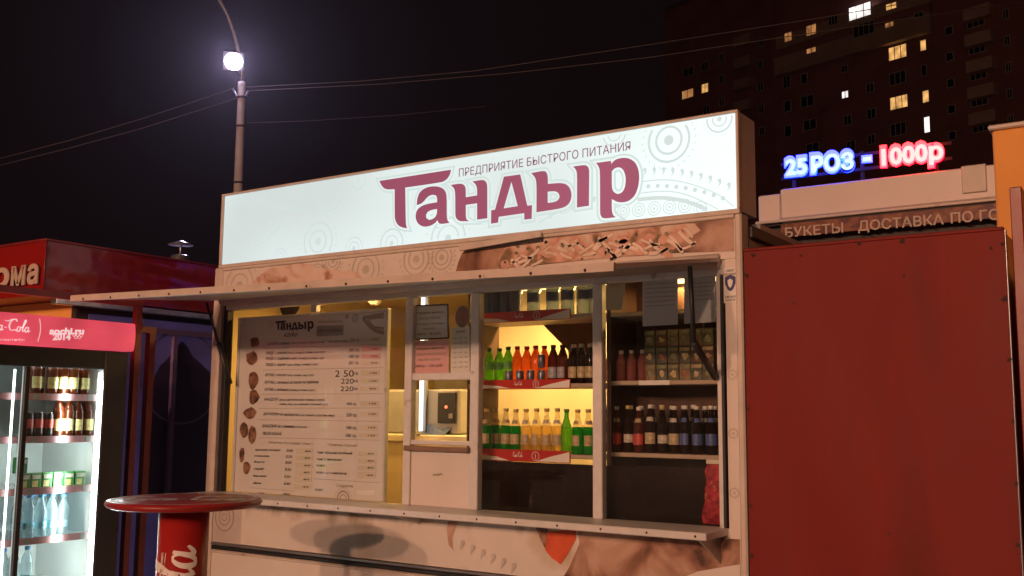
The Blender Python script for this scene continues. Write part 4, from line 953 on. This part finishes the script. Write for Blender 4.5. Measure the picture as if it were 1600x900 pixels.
make('script_logo', script_mb(lambda p, k: Vector((xh+.0002*k, ua.y+(p.x-3.05)*pu, 2.022+p.y*.060)), .16), M['fr_head_text'], hd)
make('caption', text_mb('Всемирный партнёр', S(-60,532,xh), S(38,532,xh), .010, nrm=X1, lift=.002), M['fr_head_text'], hd)
make('divider', MB().ribbon([Vector((xh, S(60+3*math.sin(k*.5),520,xh).y, 1.975+k*.021)) for k in range(7)], .004, X1), M['fr_head_text'], hd)
make('logo_text', text_mb('sochi.ru', S(77,522,xh), S(131,522,xh), .036, nrm=X1, bold=.045, lift=.001), M['fr_head_text'], hd)
make('logo_text', text_mb('2014', S(82,531,xh), S(110,531,xh), .036, nrm=X1, bold=.045, lift=.0018), M['fr_head_text'], hd)
mb = MB(); c0 = S(121, 525, xh)
for dy, dz in ((-.022,.006),(0,.006),(.022,.006),(-.011,-.006),(.011,-.006)):
    mb.ribbon([Vector((xh+.001+.0004*abs(dy)*50, c0.y+dy+.0095*math.cos(k*.5236), c0.z+dz+.0095*math.sin(k*.5236))) for k in range(12)], .0026, X1, True)
make('ring_emblem', mb, M['fr_head_text'], hd)['kind'] = 'stuff'
glow('fridge_light', 'AREA', (XF-.045, fy1-.178, 1.02), 22, (.88,1,.97), rot=(0, math.radians(-90), math.radians(38)), size=1.5, size_y=.03, parent=FR)
glow('fridge_inner_light', 'AREA', (XF-.055, fy1-.36, 1.0), 9, (.88,1,.97), rot=(0, math.radians(90), 0), size=1.55, size_y=.03, parent=FR)
f_tea = bottle('plastic_bottle', [(r*1.05, z*1.08) for r, z in PET], 'tea', 'orange', 'yellow', (.035,.10)); f_wat = bottle('plastic_bottle', [(r*1.05, z*1.12) for r, z in PET], 'water', 'blue', 'cyan', (.05,.085))
def fs(px, z, back=0): p = S(px, 600, XF-.11-back); return Vector((XF-.11-back, p.y, z+.0006))
for px in (55,81,98,114,131): place(f_tea, fs(px, 1.687), 'brown iced tea bottle on the top fridge shelf', 'tea bottles on the top fridge shelf')
for px in (94,110,125,140): place(f_tea, fs(px, 1.449), 'brown iced tea bottle with an orange cap beside the black fridge cans', 'tea bottles on the second fridge shelf')
fcan = bpy.data.objects.new('drinks_can', None); COL.objects.link(fcan)
make('body', MB().lathe([(.024,0),(.0275,.006),(.0275,.125),(.023,.135)], (0,0,0), 12), M['canblack'], fcan, True); make('lid', MB().lathe([(.0225,.1352),(.0225,.138)], (0,0,0), 12), M['galv'], fcan)
make('flame_mark', MB().lathe([(.0281,.05),(.0281,.10)], (0,0,0), 12, cap=False), LABS['red'], fcan, True)
for px in (48,63,79): place(fcan, fs(px, 1.449), 'tall black energy drink can with a red band in the fridge', 'black cans in the fridge', cat='can')
jb = bpy.data.objects.new('juice_box', None); COL.objects.link(jb)
M['juice'] = P('juice_green', (.05,.22,.06), .4, var=.4, scale=30)
make('carton', MB().bbox(-.024,.024,-.030,.030,0,.085,.002), M['juice'], jb); make('fruit_print', MB().box(.0242,.025,-.024,.010,.008,.042), LABS['yellow'], jb); make('brand_band', MB().box(.0242,.0252,-.024,.024,.052,.074), LABS['white'], jb)
for i, px in enumerate((46,63,80,97,114,131)): place(jb, fs(px, 1.166), 'small green juice box lined up on the third fridge shelf', 'juice boxes in the fridge', cat='juice box', rz=0)
place(jb, fs(40, 1.2516), 'green juice box standing on top of the juice box row', 'juice box on top', cat='juice box', rz=.05)
for px in (41,58,76,93,111): place(f_wat, fs(px, .895), 'clear water bottle with a blue cap on the fourth fridge shelf', 'water bottles on the fourth fridge shelf')
for px in (24,40,60): place(f_wat, fs(px, .615), 'clear water bottle with a blue cap on the lowest fridge shelf in view', 'water bottles on the lowest fridge shelf')

for px in (60,84,101,117,133): place(f_tea, fs(px, 1.687, .09), 'brown iced tea bottle in the back row of the top fridge shelf', 'back row tea bottles on the top fridge shelf')
for px in (97,113,128,143): place(f_tea, fs(px, 1.449, .09), 'brown iced tea bottle in the back row beside the black fridge cans', 'back row tea bottles on the second fridge shelf')
for px in (46,63,80,97): place(f_wat, fs(px, .895, .1), 'clear water bottle in the back row of the fourth fridge shelf', 'back row water bottles')
# red tube cage round the fridge
cg = thing('tube_cage', 'dark red steel tube frame standing round the drinks fridge', 'frame', (-5.45, 3.5, 0))
for y in (3.905, 2.55): make('post', MB().box(-5.385, -5.345, y-.02, y+.02, 0, 2.235), M['redtube'], cg)
make('post', MB().box(-5.62, -5.575, 4.16, 4.205, 0, 2.10), M['redtube'], cg)
make('rail', MB().box(-5.387, -5.343, 2.528, 3.927, 2.2355, 2.275), M['redtube'], cg)
make('rail', MB().box(-5.62, -5.575, 3.93, 4.205, 2.1005, 2.14), M['redtube'], cg)
make('rail', MB().box(-5.5745, -5.387, 3.93, 3.965, 2.1005, 2.14), M['redtube'], cg)

# ================================================================= BAR TABLE
TC = Vector((-3.885, 3.135, 0)); TH = 1.20; TR = .346
TB = thing('bar_table', 'tall round red bar table with white script lettering on its drum', 'table', TC)
top = make('table_top', MB().lathe([(.05,TH-.034),(TR-.022,TH-.034),(TR-.006,TH-.028),(TR,TH-.018),(TR,TH-.012),(TR-.004,TH-.004),(TR-.012,TH)], TC, 64), M['redtable'], TB, True)
make('edge_band', MB().lathe([(TR+.0006,TH-.019),(TR+.0022,TH-.0155),(TR+.0006,TH-.011)], TC, 64, cap=False), M['redtube'], top, True)
make('drum', MB().lathe([(.112,.03),(.112,TH-.0345)], TC, 40), M['redtable'], TB, True)
make('base_plate', MB().lathe([(.27,0),(.27,.018),(.25,.0295)], TC, 40), M['fridgeblack'], TB, True)
ang0 = math.atan2(CAM.y-TC.y, CAM.x-TC.x)
def drum(p, k):
    z = 1.005-(5.45-p.x)*.155; v = (p.y-.42)*.215
    R_ = .1128+.00015*k; a = ang0-.30-v/R_
    return Vector((TC.x+R_*math.cos(a), TC.y+R_*math.sin(a), z))
make('script_logo', script_mb(drum, .17), M['whiteprint'], TB, label='white brand script running up the drum')
mb = MB(); pts = []
for k in range(30):
    z = .12+.85*k/29; a = ang0-.95+.12*math.sin(k*.25); pts.append((a, z))
for w_, da in ((.012,0),(.005,.16)):
    vs = []; 
    for a, z in pts: vs += [(TC.x+.1135*math.cos(a+da-w_/.22), TC.y+.1135*math.sin(a+da-w_/.22), z), (TC.x+.1135*math.cos(a+da+w_/.22), TC.y+.1135*math.sin(a+da+w_/.22), z)]
    mb.add(vs, [(2*i, 2*i+2, 2*i+3, 2*i+1) for i in range(len(pts)-1)])
make('wave_print', mb, M['wornprint'], TB)['kind'] = 'stuff'
tp = lambda p, k: TC+Vector((0,0,TH+.0012+.0001*k))+Vector((math.cos(.67),math.sin(.67),0))*((p.x-2.7)*.105)+Vector((-math.sin(.67),math.cos(.67),0))*((p.y-.5)*.21)
make('script_logo', script_mb(tp, .30), M['wornprint'], top)
mb = MB().ribbon([TC+Vector((.315*math.cos(k*.1309), .315*math.sin(k*.1309), TH+.0011)) for k in range(48)], .02, (0,0,1), True)
make('ring_print', mb, M['wornprint'], top)

# ================================================================= RED NEIGHBOUR KIOSK (left)
RK = thing('red_kiosk', 'red fast food kiosk with a shiny crumpled fascia beside the fridge', 'kiosk', (-7.3, 4.9, 0))
kx1, ky0, ky1, kz0, kz1 = -6.0, 3.665, 6.2, 2.325, 2.672; kx0 = -8.8
fs_ = make('fascia_side', crumple((kx1,ky0,kz0),(0,ky1-ky0,0),(0,0,kz1-kz0),40,10,(1,0,0),.008), M['redvinyl'], RK, True)
ff = make('fascia_front', crumple((kx0,ky0,kz0),(kx1-kx0,0,0),(0,0,kz1-kz0),40,10,(0,-1,0),.008), M['redvinyl'], RK, True)
make('fascia_core', MB().box(kx0, kx1-.02, ky0+.02, ky1, kz0+.003, kz1-.004), M['redtube'], RK)
make('fascia_cap', MB().bbox(kx1-.03, kx1+.012, ky0-.012, ky1, kz1-.002, kz1+.014, .004), M['redtube'], RK)
make('fascia_cap', MB().bbox(kx0, kx1-.031, ky0-.012, ky0+.03, kz1-.002, kz1+.014, .004), M['redtube'], RK)
make('corner_bead', MB().tube([(kx1,ky0,kz0),(kx1,ky0,kz1)], .007), M['redtube'], RK, True)
ly = ky0-.018
for ch, a, b in (('р',-12,14),('м',17,39),('а',42,59)):
    P0_, P1_ = F(a, 449-(a+12)*.11, ly), F(b, 449-(b+12)*.11, ly)
    make('letter', text_mb(ch, P0_, P1_, .155, bold=.035, extrude=.004), M['letterpale'], ff)
make('wall_side', MB().box(-6.14, -6.09, 3.96, 6.15, .0, kz0-.001), M['shopdark'], RK)
make('wall_front', MB().box(kx0+.1, -6.141, 3.96, 4.01, .0, kz0-.001), M['orange'], RK)
make('wall_back', MB().box(kx0+.1, -6.141, 6.10, 6.15, .0, kz0-.001), M['shopdark'], RK)
make('roof', MB().box(kx0+.02, kx1-.03, ky0+.03, ky1, kz1-.0035, kz1+.01), M['steel'], RK)
make('fascia_rail', MB().bbox(kx1-.05, kx1+.015, 3.75, ky1, kz0-.05, kz0-.012, .004), M['galv'], RK)
M['purple'] = EM('self_glowing_purple_banner', (.34,.22,.72), .055, var=.55, scale=1.6, base=(.10,.08,.14), detail=3)  # faint purple glow put into the material; no lamp lights this banner
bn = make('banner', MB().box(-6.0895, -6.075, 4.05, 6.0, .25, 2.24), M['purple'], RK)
q = lambda px, py: S(px, py, -6.073)
mb = MB().poly([q(*p) for p in ((225,640),(236,600),(250,572),(262,560),(275,545),(284,533),(292,540),(300,556),(312,566),(326,580),(345,598),(345,700),(345,800),(225,800))]); make('mountain_print', mb, M['purpledark'], bn)
mb = MB().ribbon([q(282+62*math.cos(k*.2094), 590+72*math.sin(k*.2094)) for k in range(30)], .014, X1, True); mb.v = [v+X1*.0015 for v in mb.v]; make('ring_print', mb, M['purplewall'], bn)
make('banner_batten', MB().box(-6.074, -6.045, q(270,560).y-.018, q(270,560).y+.018, .25, 2.14), M['purplewall'], RK)
make('banner_batten', MB().box(-6.074, -6.047, 4.3, 6.0, 2.142, 2.18), M['purplewall'], RK)
cb = S(281, 412, -6.75)
CH = thing('roof_vent', 'small shiny metal vent pipe with a conical cap on the red kiosk roof', 'vent', (cb.x, cb.y, kz1+.0105))
zt = S(281,376,-6.75).z; zb_ = S(281,400,-6.75).z
make('pipe', MB().lathe([(.072,kz1+.0105),(.072,zb_),(.064,zb_+.004)], (cb.x,cb.y,0), 20), M['galv'], CH, True)
make('rod', MB().tube([(cb.x,cb.y,zb_),(cb.x,cb.y,zt-.015)], .009), M['galv'], CH, True)
make('cap', MB().lathe([(.10,zt-.034),(.098,zt-.031),(.012,zt)], (cb.x,cb.y,0), 20), M['galv'], CH, True)

# ================================================================= RED SHED WALL (right)
SD = thing('steel_shed', 'windowless dark red painted steel shed against the kiosk', 'shed', (-1.14, 5.2, 0))
sx0_, sx1_, stz = -1.694, -.588, 2.366
mb = MB(); NXg, NZg = 14, 24
pf = make('front_sheet', crumple((sx0_,4.5,.02),(sx1_-sx0_,0,0),(0,0,stz-.02),18,26,(0,-1,0),.004), M['redsheet'], SD, True)
make('core', MB().box(sx0_+.003, sx1_-.004, 4.512, 6.0, .02, stz-.006), M['redtube'], SD)
make('top_angle', MB().bbox(sx0_, sx1_, 4.494, 4.53, stz-.005, stz+.010, .003), M['redsheet'], SD)
make('edge_bar', MB().bbox(sx1_+.001, sx1_+.008, 4.497, 4.52, .02, stz, .004), M['steel'], SD)
rs = random.Random(6)
for px, py, r in ((1176,398,6),(1251,399,4),(1342,380,5),(1409,377,7),(1548,387,4),(1566,381,5),(1570,467,8),(1577,562,6),(1583,658,5),(1588,755,6),(1590,852,6),(1390,834,4),(1166,430,7),(1169,638,5),(1172,790,5),(1174,868,7),(1294,862,2),(1412,430,3),(1240,474,3)):
    c = F(px, py, 4.4915); n_ = 8
    make('rust_spot', MB().poly([c+Vector((math.cos(2*math.pi*k/n_)*r*.0018*rs.uniform(.5,1.2), 0, math.sin(2*math.pi*k/n_)*r*.0016*rs.uniform(.5,1.2))) for k in range(n_)]), M['rust'], pf)
GT = thing('steel_gate', 'narrow dark red steel gate frame at the end of the shed', 'gate', (-.53, 5.2, 0))
make('post', MB().bbox(-.566, -.520, 4.545, 4.60, 0, 2.545, .004), M['redtube'], GT)
make('post', MB().bbox(-.566, -.520, 6.15, 6.20, 0, 2.545, .004), M['redtube'], GT)
make('top_rail', MB().bbox(-.566, -.520, 4.601, 6.149, 2.495, 2.543, .004), M['redtube'], GT)
make('mid_rail', MB().bbox(-.566, -.520, 4.601, 6.149, 1.40, 1.45, .004), M['redtube'], GT)
make('infill_sheet', MB().box(-.55, -.545, 4.601, 6.149, .1, 1.399), M['redsheet'], GT); make('infill_sheet', MB().box(-.55, -.545, 4.601, 6.149, 1.451, 2.2), M['plate'], GT)

# ================================================================= FLOWER SHOP behind
FS = thing('flower_shop', 'low pale flower shop with a leaf print sign strip behind the red shed', 'shop', (-1.2, 9.5, 0))
dS = 8.0
za, zb2 = 3.20, 3.447
make('fascia', MB().bbox(-2.69, -.95, dS, dS+.10, za, zb2, .01), M['shopwhite'], FS)
make('fascia', MB().bbox(-.94, .6, dS, dS+.10, za, zb2, .01), M['shopwhite'], FS)
make('fascia_end', MB().bbox(-2.885, -2.70, dS+.02, dS+.10, za-.01, zb2-.03, .01), M['shopwhite'], FS)
make('fascia_frame', MB().bbox(-1.31, -1.14, dS-.02, dS-.001, za+.05, zb2+.01, .006), M['trim'], FS)
make('fascia_ledge', MB().bbox(-2.89, .6, dS-.05, dS-.001, za-.034, za-.012, .004), M['trim'], FS)
zl0, zl1 = 3.045, 3.150
ls = make('sign_strip', MB().box(-2.685, .6, dS-.02, dS+.02, zl0, zl1), M['leafprint'], FS)
def shoptxt(t_, x0, y0, x1, y1): make('lettering', text_mb(t_, F(x0,y0,dS-.022), F(x1,y1,dS-.022), .078, bold=.014, extrude=.004), M['letterpale'], ls)
shoptxt('БУКЕТЫ', 1227, 371, 1318, 363); shoptxt('ДОСТАВКА', 1341, 361, 1475, 350); shoptxt('ПО ГОРОДУ', 1486, 349, 1640, 336)
make('wall', MB().box(-2.86, .6, dS+.11, 11.0, 0, za), M['shopdark'], FS)
make('roof', MB().box(-2.87, .6, dS+.101, 11.0, za+.001, zb2-.05), M['steel'], FS)
make('shop_window', MB().box(-2.4, .3, dS+.09, dS+.109, .5, 2.7), M['darkglass'], FS)
LD = thing('led_sign', 'glowing blue and red LED price sign on the flower shop roof', 'sign', (-2.0, dS+.06, zb2))
for z in (zb2+.10, zb2+.22): make('rail', MB().box(-2.70, -1.38, dS+.062, dS+.080, z-.012, z+.012), M['matt_black'], LD)
for x in (-2.6, -2.05, -1.5): make('support', MB().box(x-.015, x+.015, dS+.081, dS+.10, zb2-.0, zb2+.25), M['matt_black'], LD)
def led(t_, x0, y0, x1, y1, m, cap=.128):
    h_ = make('led_letter_halo', text_mb(t_, F(x0-2,y0+1.5,dS+.02), F(x1+2,y1+1.5,dS+.02), cap+.026, bold=.085, extrude=.012), M[m], LD)
    make('led_letter_core', text_mb(t_, F(x0,y0,dS), F(x1,y1,dS), cap, bold=.03, extrude=.004), M[m+'_core'], h_)
led('25', 1228, 273.5, 1261, 270, 'ledblue'); led('РОЗ', 1268, 269.5, 1334, 263, 'ledblue'); led('-', 1349, 257.5, 1361, 256, 'ledblue', .14); led('1000р', 1378, 258, 1474, 247, 'ledred')

# orange pavilion corner at the right
OP = thing('orange_pavilion', 'plain orange rendered pavilion wall lit by the street lamp', 'building', (.6, 6.8, 0))
make('wall', MB().bbox(-.852, 2.2, 6.25, 7.6, 0, 3.24, .01), M['orange'], OP); make('roof', MB().bbox(-.87, 2.22, 6.23, 7.62, 3.241, 3.27, .008), M['trim'], OP)

# ================================================================= APARTMENT BLOCKS
def block(label, px_ref, depth, dirv, xl, xr, ztop, deep):
    dv = Vector((dirv[0], dirv[1], 0)).normalized(); nv = Vector((-dv.y, dv.x, 0))
    if nv.y < 0: nv = -nv
    P0_ = CAM+ray(*px_ref)*depth
    W = lambda px, py, off=0: PL(px, py, P0_-nv*off, nv)
    a = W(xl, px_ref[1]); b = W(xr, px_ref[1]); a.z = b.z = 0
    o = thing('apartment_block', label, 'apartment block', ((a+b)/2+nv*deep/2))
    make('wall', MB().prism([a, b, b+nv*deep, a+nv*deep], (0,0,ztop)), M['brick'], o)
    make('roof', MB().prism([a-nv*.3+Vector((0,0,ztop+.01)), b-nv*.3+Vector((0,0,ztop+.01)), b+nv*deep+Vector((0,0,ztop+.01)), a+nv*deep+Vector((0,0,ztop+.01))], (0,0,.4)), M['steel'], o)
    return o, W, dv, nv
def window(o, W, dv, nv, px, py, w, h, mat, off=0, mull=1):
    c = W(px, py, off); hw = (W(px+w/2, py, off)-W(px-w/2, py, off)).length/2; hh = abs(W(px, py-h/2, off).z-W(px, py+h/2, off).z)/2
    ex = -dv if (W(px+1, py, off)-c).dot(dv) < 0 else dv; ez = Vector((0,0,1)); fr_ = MB(); t_ = .07
    def bx(x0, x1, z0, z1, d0, d1, mb):
        vs = [c+ex*x+ez*z-nv*d for d in (d0, d1) for x, z in ((x0,z0),(x1,z0),(x1,z1),(x0,z1))]
        mb.add(vs, [(0,1,2,3),(7,6,5,4),(0,4,5,1),(1,5,6,2),(2,6,7,3),(3,7,4,0)])
    bx(-hw,hw,-hh,-hh+t_,.005,.10,fr_); bx(-hw,hw,hh-t_,hh,.005,.10,fr_); bx(-hw,-hw+t_,-hh+t_,hh-t_,.005,.10,fr_); bx(hw-t_,hw,-hh+t_,hh-t_,.005,.10,fr_)
    for k in range(mull):
        xm = -hw+2*hw*(k+1)/(mull+1); bx(xm-t_/2, xm+t_/2, -hh+t_, hh-t_, .005, .095, fr_)
    f_ = make('window', fr_, M['winframe'], o)
    p_ = MB(); bx(-hw+.01, hw-.01, -hh+.01, hh-.01, .01, .05, p_); make('pane', p_, M[mat], f_)
def slab(o, W, dv, nv, x0, x1, y0a, y0b, y1a, y1b, m, out, name='balcony'):
    # panel between two pixel lines on the facade, standing proud by out metres
    q_ = [W(x0, y0a, out), W(x1, y0b, out), W(x1, y1b, out), W(x0, y1a, out)]
    zt_ = (q_[0].z+q_[1].z)/2; zb_ = (q_[2].z+q_[3].z)/2
    a, b = q_[0].copy(), q_[1].copy(); a.z = b.z = zb_
    return make(name, MB().prism([a, b, b+nv*(out-.02), a+nv*(out-.02)], (0,0,zt_-zb_)), M[m], o)
AP, W, dv, nv = block('tall dark apartment block with pale loggias and some lit windows', (1420,120), 108, (-.961,.276), 1207, 1720, 62, 14)
lg = [slab(AP, W, dv, nv, 1209, 1452, 88, 22, 118, 50, 'balcony2', 1.0, 'loggia'), slab(AP, W, dv, nv, 1212, 1452, 52, -12, 74, 8, 'balcony2', 1.0, 'loggia')]
slab(AP, W, dv, nv, 1213, 1452, 74, 8, 88, 22, 'brick', .8, 'loggia_recess')
for px, py, w, h, m, mu in ((1268,47,16,17,'win_warm2',1),(1232,58,12,15,'win_warm2',1),(1268,79,15,9,'win_warm2',1),(1344,18,34,22,'win_white',2),(1393,10,17,11,'win_warm',1),(1390,39,14,9,'win_warm2',1),(1436,24,14,9,'darkglass',1),(1302,32,14,15,'darkglass',2),(1350,46,32,20,'darkglass',3)):
    window(AP, W, dv, nv, px, py, w, h, m, off=1.02, mull=mu)
for px, py, w, h, m, mu in ((1403,82,28,22,'win_warm',2),(1443,71,10,18,'win_warm',0),(1321,148,11,12,'win_white',1),(1405,160,28,21,'win_warm',2),(1447,151,11,20,'win_warm',0),(1449,195,10,26,'win_white',0),
    (1403,122,25,20,'darkglass',2),(1444,110,9,18,'darkglass',0),(1230,128,11,20,'darkglass',1),(1257,123,10,16,'darkglass',0),(1262,158,20,18,'darkglass',1),(1231,166,11,18,'darkglass',0),(1266,195,20,17,'darkglass',1),(1320,108,10,12,'darkglass',1),(1360,137,12,16,'darkglass',1),
    (1325,188,12,16,'darkglass',1),(1362,178,14,17,'darkglass',1),(1404,202,24,20,'darkglass',2),(1232,205,11,18,'darkglass',0),(1330,228,14,16,'darkglass',1),(1362,218,12,16,'darkglass',1),(1270,232,20,17,'darkglass',1)):
    window(AP, W, dv, nv, px, py, w, h, m, mull=mu)
for k in range(5):
    window(AP, W, dv, nv, 1572+k*2, 22+k*41.5, 9, 16, 'darkglass', mull=1)
    slab(AP, W, dv, nv, 1504+k*2.2, 1545+k*2.2, 14+k*41.2, 4+k*41.2, 33+k*41.2, 22+k*41.2, 'balcony', 1.1, 'balcony')
    window(AP, W, dv, nv, 1483+k*1.4, 48+k*41, 12, 14, 'darkglass', mull=0)
    window(AP, W, dv, nv, 1525+k*2, 36+k*41, 26, 13, 'darkglass', mull=2)
AQ, W2, dv2, nv2 = block('farther dark apartment wing beyond the kiosk sign with two lit windows', (1110,150), 135, (-.961,.276), 1040, 1216, 58, 12)
for px, py, w, h, m, mu in ((1075,147,18,14,'win_warm2',1),(1102,138,11,15,'win_warm',1),(1188,101,8,14,'darkglass',1),(1189,136,8,14,'darkglass',1),(1190,170,8,14,'darkglass',1),(1191,205,8,14,'darkglass',1),(1128,90,8,13,'darkglass',1),(1128,124,8,13,'darkglass',1),(1128,160,8,13,'darkglass',1),(1076,112,16,14,'darkglass',1),(1102,104,10,14,'darkglass',1),(1104,172,10,14,'darkglass',1),(1190,66,8,14,'darkglass',1)):
    window(AQ, W2, dv2, nv2, px, py, w, h, m, mull=mu)
for k in range(5): slab(AQ, W2, dv2, nv2, 1145, 1171, 58+k*34, 52+k*34, 74+k*34, 67+k*34, 'balcony2', 1.0, 'balcony')

# ================================================================= LED STREET LAMP AND CABLES
def at(px, py, dep): return CAM+ray(px, py)*dep
DEP = 26
b0 = at(372, 300, DEP); t0 = at(377.5, 150, DEP); base = b0+(b0-t0)*((b0.z)/(t0.z-b0.z)); base.z = 0
SL = thing('street_lamp', 'concrete street lamp post with a bright white floodlight behind the kiosk', 'street lamp', base)
make('pole', MB().tube([base, b0, t0, at(378,128,DEP)], [.16,.115,.10,.098], 14), M['concrete'], SL, True)
make('arm', MB().tube([at(378,134,DEP), at(378,112,DEP), at(374,84,DEP), at(366,52,DEP), at(356,24,DEP), at(342,-2,DEP), at(322,-28,DEP)], .05, 10), M['galv'], SL, True)
for py in (152, 197, 285): make('clamp_band', MB().tube([at(377.5-(py-150)*.037,py-1.6,DEP), at(377.5-(py-150)*.037,py+1.6,DEP)], .125, 12), M['rust'], SL, True)
make('cable_bracket', MB().tube([at(364,138,DEP), at(370,150,DEP), at(377,152,DEP), at(384,150,DEP), at(388,142,DEP)], .03), M['galv'], SL, True)
lc = at(365, 96, DEP-.3); aim = (Vector((-4.5,2.5,1.0))-lc).normalized(); sd_ = aim.cross(Vector((0,0,1))).normalized(); up_ = sd_.cross(aim)
def obx(c, hx, hy, hz): return MB().add([c+sd_*i*hx+aim*j*hy+up_*k*hz for k in (-1,1) for j in (-1,1) for i in (-1,1)], [(0,1,3,2),(4,6,7,5),(0,4,5,1),(1,5,7,3),(3,7,6,2),(2,6,4,0)])
make('floodlight_housing', obx(lc-aim*.10, .25, .09, .23), M['galv'], SL); 
mb = MB().poly([lc+aim*.004+sd_*.215*math.cos(k*.2618)+up_*.205*math.sin(k*.2618) for k in range(24)]); make('floodlight_lens', mb, M['flood'], SL)
make('floodlight_bracket', MB().tube([lc-aim*.15, at(377,118,DEP)], .03), M['galv'], SL)
fl = glow('floodlight_light', 'SPOT', lc+aim*.12, 3600, (.68,.58,1.0), size=.2, spot=math.radians(100), parent=SL)
fl.rotation_euler = aim.to_track_quat('-Z', 'Y').to_euler()
for lab, pts in (('upper overhead cable running from the lamp post toward the tall apartment block',((384,136),(560,127),(740,111),(1020,69),(1287,27),(1480,-6))), ('lower overhead cable running from the lamp post toward the tall apartment block',((386,142),(600,131),(800,114),(1020,89),(1211,60),(1600,2))),
    ('overhead cable from the lamp post bracket away over the red kiosk',((364,138),(290,163),(220,186),(110,219),(-40,258))), ('overhead cable from the lamp post clamp away over the red kiosk',((374,152),(290,179),(220,201),(110,231),(-40,268))), ('thin slack wire tied to the lower clamp of the lamp post',((386,192),(480,189),(620,180),(760,166)))):
    thin = 'slack' in lab
    tag(make('overhead_cable', MB().tube([at(px, py, DEP) for px, py in pts], .006 if thin else .011, 5), M['wire'], smooth=True), lab, 'cable')
# ================================================================= NIGHT AIR
hm = bpy.data.materials.new('night_haze'); hm.use_nodes = True; nt = hm.node_tree; nt.nodes.clear()
ho = nt.nodes.new('ShaderNodeOutputMaterial'); pv = nt.nodes.new('ShaderNodeVolumePrincipled')
pv.inputs['Color'].default_value = (.85,.82,.85,1); pv.inputs['Density'].default_value = HAZE; pv.inputs['Anisotropy'].default_value = .86
nt.links.new(pv.outputs[0], ho.inputs['Volume'])
hz = make('haze', MB().box(-640, 640, -640, 640, -1, 75), hm); hz['kind'] = 'stuff'
for o in bpy.data.objects:
    if o.parent and o.type == 'MESH' and (o.name.split('.')[0] in ('ornament_print','ornament','meat_print','herb_print','cheese_print','ruled_lines','bottle_mark','script_logo','text_line','price','lettering','logo_text','caption','heading','slogan','wave_print')): o['kind'] = 'stuff'
